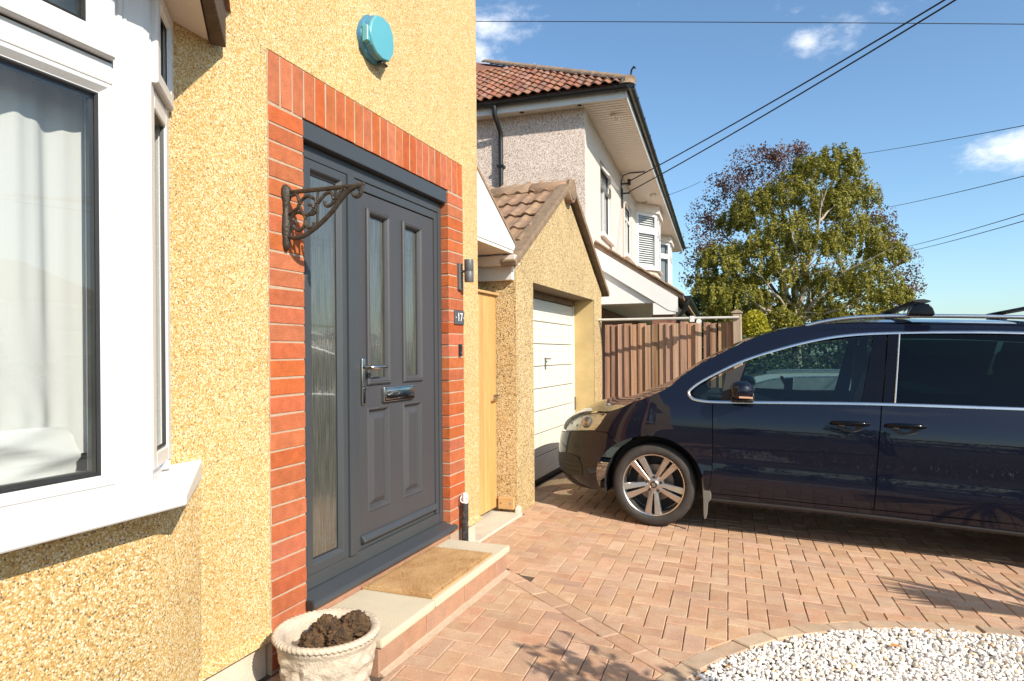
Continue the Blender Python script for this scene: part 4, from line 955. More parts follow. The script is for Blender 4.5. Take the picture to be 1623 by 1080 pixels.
# ================================================================== FENCE by the drive
fence = thing('fence', 'weathered brown feather edge fence panel beside the garage', 'fence', (.8, 8.05, 0))
FX0, FX1 = -.06, 1.50
fb_ = MB().prism([(0, 0), (.106, 0), (.106, .006), (0, .024)], 'z', 0, 1).mesh('fence_board', bevel=.001); fb_.materials.append(MT['cedar'])
nb = 18
for i in range(nb):
    t = i / nb; x = FX0 + (FX1 - FX0) * t
    yy = 8.16 - .15 * t + RND.gauss(0, .004); ztop = 1.655 - .01 * t + RND.gauss(0, .006)
    o = piece('fence_board', fb_, fence, (0, 0, 0)); zb = gz(x, 8) - .03
    wd = (FX1 - FX0) / nb / .098 * (.8 if i > 12 else 1) * (1.0 + RND.gauss(0, .05))
    o.matrix_local = Matrix.Translation(Vector((x, yy, zb)) - Vector((.8, 8.05, 0))) @ Matrix.Rotation(-.02 + RND.gauss(0, .025), 4, 'Z') @ Matrix.Rotation(RND.gauss(0, .003), 4, 'Y') @ Matrix.Diagonal((wd, -1, ztop - zb, 1))
for z in (.4, 1.4): part('rail', MB().add([(FX0, 8.20, z), (FX1, 8.05, z), (FX1, 8.09, z), (FX0, 8.24, z), (FX0, 8.20, z + .07), (FX1, 8.05, z + .07), (FX1, 8.09, z + .07), (FX0, 8.24, z + .07)], [(0, 3, 2, 1), (4, 5, 6, 7), (0, 1, 5, 4), (1, 2, 6, 5), (2, 3, 7, 6), (3, 0, 4, 7)]), MT['cedar'], fence)
ps = MB().add([(1.52, 7.93, -.2), (1.615, 7.93, -.2), (1.615, 8.03, -.2), (1.52, 8.03, -.2), (1.488, 7.93, 1.74), (1.583, 7.93, 1.74), (1.583, 8.03, 1.74), (1.488, 8.03, 1.74)], [(0, 3, 2, 1), (4, 5, 6, 7), (0, 1, 5, 4), (1, 2, 6, 5), (2, 3, 7, 6), (3, 0, 4, 7)])
part('post', ps, MT['postwood'], fence, bevel=.006)
part('post_cap', MB().prism([(1.475, 1.742), (1.597, 1.742), (1.597, 1.758), (1.536, 1.785), (1.475, 1.758)], 'y', 7.918, 8.042), MT['postwood'], fence, bevel=.003)
pole = thing('white_rail', 'white pole fixed along the top of the brown fence', 'rail', (.8, 7.9, 1.69))
part('pole', MB().tube([(-.05, 7.80, 1.700), (.8, 7.865, 1.697), (1.56, 7.918, 1.692)], .016, 10), M('dull_white_pole', (.50, .47, .42), .5, var=.1), pole, smooth=True)
part('clip', MB().box(1.02, 1.07, 7.86, 7.895, 1.65, 1.72).cyl((1.12, 7.865, 1.655), (1.12, 7.895, 1.655), .03, 12), MT['upvc2'], pole, bevel=.003)
part('tie_wire', MB().tube([(-.04, 7.79, 1.69), (-.032, 7.84, 1.66), (-.04, 7.93, 1.40), (-.02, 8.0, 1.25)], .005, 6), MT['cable'], pole, smooth=True)

# ================================================================== NEIGHBOUR HOUSE
dl = math.radians(4.06)
N0 = Vector((-.687, 9.6, 0))
NM = Matrix.Translation(N0) @ Matrix.Rotation(dl, 4, 'Z')
nh = thing('neighbour_house', 'pink pebbledashed semi detached house with orange tiled hip roof beyond the garage', 'house', matrix=NM)
SZ = 4.995
LEN = 15.0
part('side_wall', MB().quad((-9, 0, -.5), (0, 0, -.5), (0, 0, SZ), (-9, 0, SZ)), MT['dash_pink'], nh, recalc=False)
wfn = MB(); wins = [(1.34, 2.50, 3.36, 4.60), (4.42, 5.56, 3.44, 4.60)]
wm = wall_with_holes(0, LEN, -.5, SZ, [(a, b, c, d) for a, b, c, d in wins], x=0., depth=.10)
part('front_wall', wm, MT['dash_pale'], nh, recalc=False)
part('rear_wall', MB().quad((-9, 0, -.5), (-9, 0, SZ), (-9, LEN, SZ), (-9, LEN, -.5)).quad((-9, LEN, -.5), (-9, LEN, SZ), (0, LEN, SZ), (0, LEN, -.5)), MT['smooth_pink'], nh, recalc=False)
EO, ES = .64, .20     # eaves overhang front, side
# soffit boards (fine strips: one joined part), fascia, gutters
sb = MB(); y = -ES
while y < LEN:
    sb.box(.0, EO, y, y + .080, SZ, SZ + .014); y += .1
x = -9.
while x < -.01: sb.box(x, x + .094, -ES, -.001, SZ + .0, SZ + .012); x += .1
o = part('soffit_boards', sb, MT['soffit'], nh); o['kind'] = 'stuff'
part('soffit_backing', MB().box(-9, EO - .002, -ES + .002, LEN, SZ + .010, SZ + .03), MT['darkwood'], nh)
part('fascia_board', MB().box(-9, EO + .02, -ES - .02, -ES, SZ - .015, SZ + .15), MT['upvc2'], nh, bevel=.003)
part('fascia_board', MB().box(EO, EO + .02, -ES, LEN, SZ - .015, SZ + .15), MT['upvc2'], nh, bevel=.003)
def gutter_prof(cx_, cz_, r_=.058, n=8): return [(cx_ + r_ * math.cos(math.pi + math.pi * k / n), cz_ + r_ * math.sin(math.pi + math.pi * k / n)) for k in range(n + 1)] + [(cx_ + r_ - .006, cz_), (cx_ - r_ + .006, cz_)]
gs = MB().prism(gutter_prof(-ES - .08, SZ + .135), 'x', -9, EO + .14)
part('gutter', gs, MT['gutterblack'], nh, smooth=True, sharp=40)
gf_ = MB().prism(gutter_prof(EO + .08, SZ + .133), 'y', -ES - .14, LEN)
part('gutter', gf_, MT['gutterblack'], nh, smooth=True, sharp=40)
yy = .2
while yy < LEN: part('gutter_bracket', MB().prism(gutter_prof(EO + .08, SZ + .137, .066), 'y', yy, yy + .035), MT['gutterblack'], nh); yy += .9
xx = -8.5
while xx < .6: part('gutter_bracket', MB().prism(gutter_prof(-ES - .08, SZ + .137, .066), 'x', xx, xx + .035), MT['gutterblack'], nh); xx += 1.0
dp = MB().tube([(-1.34, -ES - .08, SZ + .09), (-1.34, -ES - .08, SZ - .05), (-1.32, -ES + .02, SZ - .16), (-1.31, -.075, SZ - .26), (-1.31, -.07, SZ - .4), (-1.31, -.07, .0)], .037, 12)
part('downpipe', dp, MT['gutterblack'], nh, smooth=True, sharp=70)
for z in (4.2, 2.6): part('pipe_clip', MB().box(-1.365, -1.255, -.115, -.0, z, z + .03), MT['gutterblack'], nh)
for xx in (-.05, -.95, -1.9): part('soffit_vent', MB().lathe([(.0, 0), (.035, 0), (.035, .006)], (xx, -.12, SZ - .005), 12), MT['gutterblack'], nh)
# roof
TP = math.tan(math.radians(32.5)); EZ = SZ + .17
rl = [(EO + .10, -ES - .10, EZ), (EO + .10, LEN, EZ), (-4.3, LEN, EZ + (EO + 4.4) * TP), (-4.3, -ES - .1 + (EO + 4.4), EZ + (EO + 4.4) * TP), (-9.3, -ES - .1, EZ), (-9.3, LEN, EZ)]
roofN = part('roof', MB().add(rl, [(0, 1, 2, 3), (4, 0, 3), (4, 3, 2, 5), (0, 4, 5, 1)]), MT['claytile'], nh)
# pantile rows on the hip face we look at
def pantile(wd, ln, amp=.03, th=.012):
    mb = MB(); nx = 9; vs = []; fs = []; m = nx + 1
    for dz in (0, -th):
        for s_ in (0, ln):
            for i in range(m):
                t = i / nx; vs.append((t * wd * 1.04, s_, amp * math.sin(t * 2 * math.pi - .4) * .8 + dz + (.022 if s_ == 0 else -.004)))
    for i in range(nx): fs += [(i, i + 1, m + i + 1, m + i), (i + 1, i, 2 * m + i, 2 * m + i + 1), (2 * m + i + 1, 2 * m + i, 3 * m + i, 3 * m + i + 1)]
    fs += [(0, m, 3 * m, 2 * m), (nx, 2 * m + nx, 3 * m + nx, m + nx)]
    return mb.add(vs, fs).mesh('roof_tile', smooth=True, sharp=60)
pt_ = pantile(.152, .30, amp=.024); pt_.materials.append(MT['claytile'])
ca, sa_ = math.cos(math.atan(TP)), math.sin(math.atan(TP))
BM = Matrix(((1, 0, 0), (0, ca, -sa_), (0, sa_, ca)))
for row in range(12):
    s_ = row * .245; y0 = -ES - .13 + s_ * ca; z0 = EZ + .012 + s_ * sa_
    xr = EO + .06 - (y0 + ES + .1) - .14
    for c in range(24):
        x0 = (math.floor((EO - .02) / .152) - c) * .152
        if x0 + .152 > xr + .14 or x0 < -2.5: continue
        o = piece('roof_tile', pt_, roofN, (0, 0, 0)); o.matrix_local = Matrix.Translation((x0 + RND.gauss(0, .003), y0, z0 + RND.gauss(0, .003))) @ BM.to_4x4() @ Matrix.Rotation(RND.gauss(0, .012), 4, 'Z')
hv = Vector((-1, 1, TP)).normalized(); hl_ = .33
hm = MB(); nn_ = 10
hm.add([(s_ * hl_, .10 * math.cos(math.pi * k / nn_), .075 * math.sin(math.pi * k / nn_) - .0 + (.012 if s_ == 0 else 0)) for s_ in (0, 1) for k in range(nn_ + 1)], [(k, k + 1, nn_ + 2 + k, nn_ + 1 + k) for k in range(nn_)] + [tuple(range(nn_ + 1))])
hme = hm.mesh('hip_tile', smooth=True, sharp=50); hme.materials.append(MT['lichen'])
hs_ = Vector((-hv.y, hv.x, 0)).normalized(); hn_ = hv.cross(hs_)
if hn_.z < 0: hn_ = -hn_; hs_ = -hs_
HB = Matrix((hv, hs_, hn_)).transposed()
for k in range(17):
    p_ = Vector((EO + .08, -ES - .08, EZ + .02)) + hv * (k * .31)
    o = piece('hip_tile', hme, roofN, (0, 0, 0)); o.matrix_local = Matrix.Translation(p_) @ HB.to_4x4() @ Matrix.Rotation(RND.gauss(0, .03), 4, 'Z')
part('hip_iron', MB().tube([(EO + .05, -ES - .06, EZ + .03), (EO + .09, -ES - .09, EZ + .10), (EO + .10, -ES - .10, EZ + .17), (EO + .14, -ES - .14, EZ + .20), (EO + .16, -ES - .16, EZ + .165)], .013, 8), MT['castiron'], nh, smooth=True)
part('eave_mortar', MB().lathe([(.02, .0), (.13, .01), (.12, .07), (.06, .11), (.01, .12)], (EO + .02, -ES - .02, EZ - .02), 12), MT['lichen'], nh, smooth=True)
# windows on the front
def far_window(a, b, c, d, blinds=False, open_top=False):
    wr = subroot('window', nh); fm = MB()
    fm.ring(a, b, c, d, [(0, -.10), (0, -.035), (.05, -.035), (.06, -.05)]); ty = c + (d - c) * .70
    fm.box(-.09, -.035, a + .05, b - .05, ty - .03, ty + .03).box(-.09, -.035, (a + b) / 2 - .03, (a + b) / 2 + .03, c + .05, ty - .03)
    sub('window_frame', fm, MT['upvc'], wr)
    sub('pane', MB().box(-.075, -.068, a + .05, b - .05, c + .05, d - .05), MT['darkglass'], wr)
    sub('window_sill', MB().box(-.03, .07, a - .04, b + .04, c - .075, c - .002), MT['soffit'], wr, bevel=.008)
    if open_top:
        ov = MB(); y0_, y1_ = a + .06, b - .06
        for z0_, z1_, in ((ty + .04, d - .05),):
            fnq = lambda y, z, x: (-.03 + (d - .05 - z) * .62 + x, y, d - .05 - (d - .05 - z) * .80)
            ov.ring(y0_, y1_, z0_, z1_, [(0, -.02), (0, .02), (.05, .02), (.05, -.02), (0, -.02)], fn=fnq)
        sub('open_casement', ov, MT['upvc'], wr)
far_window(*wins[0], open_top=True); far_window(*wins[1])
def far_bay(y0, y1, label=None):
    br_ = subroot('bay_window', nh); d_ = .44; c_ = .62; z0, z1 = 3.40, 4.78
    plan = [(0, y0), (d_, y0 + c_), (d_, y1 - c_), (0, y1)]
    for (p, q), nlt in zip(zip(plan, plan[1:]), (1, 2, 1)):
        p = Vector(p); q = Vector(q); L = (q - p).length; dd = (q - p).normalized(); nv = Vector((dd.y, -dd.x))
        fnb = lambda s, z, x, p=p, dd=dd, nv=nv: ((p + dd * s + nv * x).x, (p + dd * s + nv * x).y, z)
        for i in range(nlt):
            s0, s1 = L * i / nlt, L * (i + 1) / nlt; zt = z0 + (z1 - z0) * .68
            for a, b in ((z0, zt), (zt, z1)):
                sub('window_frame', MB().ring(s0, s1, a, b, [(0, -.05), (0, 0), (.075, 0), (.085, -.02)], fn=fnb), MT['upvc'], br_)
                sub('pane', MB().ring(s0, s1, a, b, [(.08, -.022), (.081, -.022)], cap=True, fn=fnb), MT['winglass'], br_)
                if i == 0 and nlt == 1 and y0 < 7:
                    zz = a + .10
                    while zz < b - .09:
                        sl_ = MB(); sl_.add([fnb(s0 + .09, zz, -.045), fnb(s1 - .09, zz, -.045), fnb(s1 - .09, zz + .028, -.075), fnb(s0 + .09, zz + .028, -.075)], [(0, 1, 2, 3)])
                        sub('blind_slat', sl_, MT['upvc2'], br_); zz += .055
    ins = [(0.0, y0 + .12), (d_ - .12, y0 + c_ + .06), (d_ - .12, y1 - c_ - .06), (0, y1 - .12)]
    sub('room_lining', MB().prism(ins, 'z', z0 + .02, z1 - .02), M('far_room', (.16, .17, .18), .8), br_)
    big = [(0, y0 - .05), (d_ + .06, y0 + c_ - .03), (d_ + .06, y1 - c_ + .03), (0, y1 + .05)]
    sub('window_sill', MB().prism(big, 'z', z0 - .05, z0 - .002), MT['upvc'], br_, bevel=.006)
    sub('lead_flashing', MB().prism([(p[0] * .98, p[1]) for p in plan], 'z', z0 - .30, z0 - .05), MT['concrete'], br_)
    sub('cornice', MB().prism(big, 'z', z1 + .001, SZ - .002), MT['smooth_pink'], br_, bevel=.01)
    return br_
B1 = far_bay(6.50, 8.75); B2 = far_bay(11.0, 13.3)
for i in range(9):
    y = 6.45 + i * .28
    for r2 in range(2): 
        o = sub('hung_tile', MB().box(.40 + r2 * .05, .46 + r2 * .06, y, y + .27, 2.93 - r2 * .17, 3.10 - r2 * .17), MT['redtile'], B1, bevel=.004)
# cables, flood lamp, service pipe under the eaves
part('service_pipe', MB().tube([(.03, 4.02, 2.6), (.03, 4.02, 4.38), (.05, 4.05, 4.46), (.05, 4.3, 4.47), (.04, 4.4, 4.40)], .016, 8), M('pinkish_pipe', (.5, .42, .36), .5), nh, smooth=True)
part('cable_loop', MB().tube([(.02, 3.75, 4.35), (.02, 3.72, 4.80), (.06, 3.74, 4.93), (.2, 3.76, 4.975), (.5, 3.78, 4.975)], .012, 6), MT['cable'], nh, smooth=True)
part('cable_bracket', MB().box(0, .16, 3.95, 3.98, 4.80, 4.83).box(0, .16, 3.95, 3.98, 4.60, 4.63).cyl((.15, 3.965, 4.78), (.15, 3.965, 4.90), .035, 10).box(0, .03, 3.85, 3.92, 4.3, 4.7), MT['castiron'], nh)
fl = MB().cyl((.36, .40, SZ - .001), (.36, .40, SZ - .05), .04, 12); fl.box(.40, .46, .36, .46, SZ - .13, SZ - .06)
part('flood_lamp', fl, MT['soffit'], nh, bevel=.006)
part('soffit_lamp', MB().lathe([(.02, .0), (.07, -.0), (.08, -.05), (.05, -.10), (.0, -.11)], (.46, 5.85, SZ - .001), 12), MT['soffit'], nh, smooth=True)
_iv = NM.inverted(); part('tv_aerial', MB().cyl(_iv @ at(826, 113, 14), _iv @ at(850, 103, 14), .011, 6).cyl(_iv @ at(826, 112, 14), _iv @ at(822, 128, 14), .014, 6).cyl(_iv @ at(846, 100, 14), _iv @ at(849, 107, 14), .008, 6), MT['chrome'], nh)
# lean-to along the front: verge, bargeboard, ceiling, brick pier and back wall
LY0, LY1 = .72, 12.
sl2 = (2.215 - 3.08) / 1.33
lv = MB().prism([(-.0, 3.01), (1.36, 3.01 + sl2 * 1.36), (1.37, 3.08 + sl2 * 1.37), (.0, 3.09)], 'y', LY0, LY1)
part('porch_roof', lv, MT['lichen'], nh, bevel=.006)
for k in range(6):
    x0 = .02 + k * .225
    part('verge_tile', MB().prism([(x0, 3.095 + sl2 * x0), (x0 + .25, 3.095 + sl2 * (x0 + .25) - .008), (x0 + .25, 3.125 + sl2 * (x0 + .25) - .008), (x0, 3.135 + sl2 * x0)], 'y', LY0 - .035, LY0 + .28), MT['lichen'], nh, bevel=.006)
part('bargeboard', MB().prism([(.0, 2.71), (1.16, 2.71 + sl2 * 1.16), (1.30, 1.925), (1.30, 3.0 + sl2 * 1.30), (.0, 3.0)], 'y', LY0 - .02, LY0 + .012), MT['upvc2'], nh)
part('porch_beam', MB().box(.02, 1.24, LY0 + .03, LY0 + .10, 2.08, 2.34).box(.92, 1.26, LY0 - .012, LY0 + .10, 1.89, 2.075), MT['upvc2'], nh, bevel=.003)
part('gable_panel', MB().prism([(.02, 2.342), (.62, 2.342), (.02, 2.72)], 'y', LY0 + .03, LY0 + .06), MT['upvc2'], nh)
part('porch_ceiling', MB().box(.0, 1.24, LY0 + .1, LY1, 2.07, 2.09), MT['upvc2'], nh)
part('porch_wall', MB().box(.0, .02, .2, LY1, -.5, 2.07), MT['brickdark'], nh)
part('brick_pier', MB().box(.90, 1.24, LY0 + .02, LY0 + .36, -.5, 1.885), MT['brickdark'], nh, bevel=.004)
part('gutter', MB().prism(gutter_prof(1.44, 2.17, .055), 'y', LY0 - .05, LY1), MT['gutterblack'], nh, smooth=True)
part('downpipe', MB().tube([(1.44, LY0 + .05, 2.13), (1.42, LY0 + .05, 2.0), (1.31, LY0 + .1, 1.85), (1.31, LY0 + .1, -.4)], .036, 10), MT['gutterblack'], nh, smooth=True)
# ================================================================== CAR
def pchip(tab):
    xs = [a for a, b in tab]; ys = [b for a, b in tab]; n = len(xs)
    d = [(ys[i + 1] - ys[i]) / (xs[i + 1] - xs[i]) for i in range(n - 1)]
    m = [d[0]] + [0 if d[i - 1] * d[i] <= 0 else 2 * d[i - 1] * d[i] / (d[i - 1] + d[i]) for i in range(1, n - 1)] + [d[-1]]
    def f(x):
        if x <= xs[0]: return ys[0]
        if x >= xs[-1]: return ys[-1]
        i = max(j for j in range(n) if xs[j] <= x); i = min(i, n - 2)
        h = xs[i + 1] - xs[i]; t = (x - xs[i]) / h
        return (2 * t ** 3 - 3 * t * t + 1) * ys[i] + (t ** 3 - 2 * t * t + t) * h * m[i] + (-2 * t ** 3 + 3 * t * t) * ys[i + 1] + (t ** 3 - t * t) * h * m[i + 1]
    return f
CW = pchip([(.10, .80), (.16, .84), (.21, .880), (.26, .903), (.31, .918), (.37, .936), (.44, .952), (.475, .955), (.51, .944), (.56, .941), (.66, .948), (.75, .951), (.84, .948), (.92, .937), (1.0, .917), (1.07, .893), (1.10, .882), (1.30, .818), (1.50, .735), (1.57, .70), (1.62, .655), (1.66, .60)])
CL = pchip([(.10, .70), (.16, .77), (.22, .88), (.30, .945), (.45, .965), (.60, .95), (.70, .915), (.78, .865), (.86, .78), (.95, .66), (1.02, .5), (1.2, .3)])
def cpt(q, z, off=0.):
    w_ = CW(z)
    if q >= 0:
        if q > 3.1: w_ *= max(0., 1 - ((q - 3.1) / .85) ** 3.2) ** .5 if q < 3.95 else .0
        if q < .5 and z > .95: pass
        return Vector((q, -(w_ + off), z))
    t = min(-q / 1.2, 1) * math.pi / 2
    return Vector((-(CL(z) + off) * math.sin(t), -(w_ + off) * max(math.cos(t), 0) ** .6, z))
def clip2(poly, ax, v, keep_less):
    out = []; n = len(poly)
    for i in range(n):
        p = poly[i]; q = poly[(i + 1) % n]; a = (p[ax] - v) * (1 if keep_less else -1); b = (q[ax] - v) * (1 if keep_less else -1)
        if a <= 0: out.append(p)
        if a * b < 0: t = a / (a - b); out.append((p[0] + (q[0] - p[0]) * t, p[1] + (q[1] - p[1]) * t))
    return out
def panel(poly, cell=.04, off=0., side=-1):
    x0 = min(p[0] for p in poly); x1 = max(p[0] for p in poly); z0 = min(p[1] for p in poly); z1 = max(p[1] for p in poly)
    vs = []; fs = []; key = {}
    i0, i1 = math.floor(x0 / cell), math.ceil(x1 / cell); j0, j1 = math.floor(z0 / cell), math.ceil(z1 / cell)
    for i in range(i0, i1):
        col_ = clip2(clip2(poly, 0, i * cell, False), 0, (i + 1) * cell, True)
        if len(col_) < 3: continue
        for j in range(j0, j1):
            c = clip2(clip2(col_, 1, j * cell, False), 1, (j + 1) * cell, True)
            if len(c) < 3: continue
            f = []
            for p in c:
                k = (round(p[0], 4), round(p[1], 4))
                if k not in key:
                    key[k] = len(vs); v = cpt(p[0], p[1], off); vs.append((v.x, v.y * (-side) * (1 if side == -1 else 1), v.z) if side == -1 else (v.x, -v.y, v.z))
                if key[k] not in f: f.append(key[k])
            if len(f) >= 3: fs.append(tuple(f) if side == -1 else tuple(reversed(f)))
    return vs, fs
def arc(cx_, cz_, r, a0, a1, n=18): return [(cx_ + r * math.cos(math.radians(a0 + (a1 - a0) * k / n)), cz_ + r * math.sin(math.radians(a0 + (a1 - a0) * k / n))) for k in range(n + 1)]
HUB = (-.014, .326); AR = .388
CHUP = [(.231, 1.055), (.23, 1.072), (.25, 1.098), (.314, 1.150), (.448, 1.233), (.626, 1.329), (.89, 1.429), (1.149, 1.504), (1.36, 1.542), (1.605, 1.562), (1.958, 1.577), (2.412, 1.582), (3.2, 1.56)]
CHLO = [(.231, 1.055), (.24, 1.038), (.262, 1.022), (.299, 1.012), (.414, 1.006), (.726, 1.020), (1.1, 1.038), (1.549, 1.056), (2.361, 1.074), (3.2, 1.09)]
AP = [(.10, 1.115), (.167, 1.185), (.30, 1.285), (.485, 1.395), (.709, 1.512), (.932, 1.583), (1.152, 1.622), (1.40, 1.640), (1.8, 1.648), (2.4, 1.648), (3.2, 1.635), (3.6, 1.60)]
ZT = [(-1.2, .60), (-1.116, .633), (-.96, .735), (-.814, .812), (-.69, .848), (-.56, .866), (-.42, .876), (-.3, .925), (-.2, .985), (0, 1.052), (.10, 1.115)]
HLT = [(-.454, .71), (-.427, .776), (-.42, .866), (-.55, .860), (-.69, .840), (-.814, .800), (-.96, .722), (-1.116, .618), (-.95, .640), (-.78, .664), (-.6, .690)]
PANELS = {
 'front_bumper': ([(-1.2, .30), (-1.05, .265), (-.85, .222), (-.62, .208), (-.45, .222)] + [p for p in arc(*HUB, AR, 196, 128, 14)] + [(-.349, .705), (-.456, .707), (-.6, .686), (-.78, .660), (-.95, .636), (-1.116, .614), (-1.2, .59)], 'paint'),
 'front_wing': ([p for p in arc(*HUB, AR, 127, -12, 26)] + [(.402, .246), (.423, .5), (.42, .71), (.405, 1.002), (.299, 1.010), (.262, 1.020), (.238, 1.036), (.227, 1.055), (.226, 1.075), (.16, 1.165), (.10, 1.112)] + [(a, b - .004) for a, b in reversed(ZT[6:10])] + [(-.417, .866), (-.424, .776), (-.45, .712), (-.349, .710)], 'paint'),
 'front_door': ([(.410, .318), (1.508, .322), (1.514, .6), (1.520, .8), (1.534, 1.052), (1.1, 1.034), (.726, 1.016), (.414, 1.002), (.426, .71), (.428, .5)], 'paint'),
 'rear_door': ([(1.516, .322), (2.40, .322), (2.47, .42), (2.58, .62), (2.62, .8), (2.63, 1.076), (2.361, 1.070), (1.542, 1.052), (1.528, .8), (1.522, .6)], 'paint'),
 'rear_quarter': ([(2.476, .36)] + arc(2.905, .326, .39, 172, 8, 18) + [(3.6, .30), (3.93, .35), (3.93, 1.0), (3.75, 1.2), (3.2, 1.086), (2.636, 1.076), (2.627, .8), (2.586, .62)], 'paint'),
 'sill': ([(.406, .242), (2.46, .236), (2.47, .30), (2.46, .316), (.412, .312)], 'paint'),
 'cant_rail': ([(.227, 1.058), (.10, 1.114)] + AP[1:] + [(3.6, 1.55)] + list(reversed([(a - (.004 if a < 1 else 0), b + .006) for a, b in CHUP[1:]])), 'paint'),
 'quarter_glass': ([(.262, 1.055), (.272, 1.088), (.33, 1.135), (.495, 1.225), (.462, 1.022), (.32, 1.022), (.28, 1.034)], 'clear'),
 'sail_panel': ([(.498, 1.227), (.634, 1.306), (.600, 1.181), (.556, 1.022), (.465, 1.020)], 'black'),
 'front_window': ([(.637, 1.308), (.891, 1.408), (1.149, 1.484), (1.36, 1.524), (1.499, 1.543), (1.412, 1.060), (.9, 1.036), (.560, 1.024), (.604, 1.181)], 'clear'),
 'door_pillar': ([(1.499, 1.544), (1.588, 1.554), (1.542, 1.062), (1.414, 1.058)], 'gloss'),
 'door_pillar': ([(1.502, 1.545), (1.586, 1.554), (1.541, 1.062), (1.415, 1.058)], 'gloss'),
 'rear_pillar': ([(1.594, 1.555), (1.660, 1.558), (1.616, 1.064), (1.549, 1.061)], 'gloss'),
 'rear_window': ([(1.672, 1.556), (2.412, 1.566), (2.66, 1.562), (2.60, 1.085), (2.363, 1.079), (1.626, 1.066)], 'privacy'),
 'rear_glass': ([(2.70, 1.560), (3.2, 1.545), (3.5, 1.50), (3.55, 1.12), (3.2, 1.10), (2.64, 1.088)], 'privacy'),
 'headlight': (HLT, 'lamp'),
}
mp_, n_, l_, b_ = nt('navy_metallic_paint')
b_.inputs['Base Color'].default_value = (.0028, .0042, .0128, 1); b_.inputs['Metallic'].default_value = .1; b_.inputs['Roughness'].default_value = .38; b_.inputs['Coat Weight'].default_value = 1.0; b_.inputs['Coat Roughness'].default_value = .015; b_.inputs['Coat IOR'].default_value = 1.43; b_.inputs['Specular IOR Level'].default_value = .1
_tc = n_.new('ShaderNodeTexCoord'); _no = n_.new('ShaderNodeTexNoise'); _no.inputs['Scale'].default_value = 5; _no.inputs['Detail'].default_value = 3; l_.new(_tc.outputs['Object'], _no.inputs['Vector'])
_bn = n_.new('ShaderNodeBump'); _bn.inputs['Strength'].default_value = .02; _bn.inputs['Distance'].default_value = .02; l_.new(_no.outputs['Fac'], _bn.inputs['Height']); l_.new(_bn.outputs[0], b_.inputs['Coat Normal'])
MT['paint'] = mp_
MT['gloss'] = M('gloss_black_pillar', (.003, .0035, .006), .16, var=.05, spec=.22)
MT['clear'] = glass('car_glass', (.50, .62, .58), 1.15, ior=1.52)
MT['privacy'] = glass('privacy_glass', (.025, .065, .07), .8, ior=1.45)
MT['lamp'] = glass('lamp_lens', (.95, .95, .93), .6, ior=1.48)
MT['trim'] = M('satin_aluminium_trim', (.58, .58, .58), .27, 1., var=.02)
MT['alloy'] = M('silver_alloy', (.50, .46, .43), .26, .9, var=.05, vs=20, coat=.3)
MT['alloydark'] = M('dark_alloy_pocket', (.035, .033, .032), .5, .4, var=.1)
MT['tyre'] = M('tyre_rubber', (.030, .026, .023), .72, var=.2, vs=20, dirt=.35, dirtcol=(.10, .075, .055), ds=14, bump=.15, bs=80)
MT['interior'] = M('dark_upholstery', (.016, .016, .017), .85, var=.2, vs=20)
MT['interior2'] = M('grey_upholstery', (.075, .072, .07), .85, var=.15, vs=20)
MT['carblack'] = M('matt_black_plastic', (.018, .017, .017), .6, var=.1)

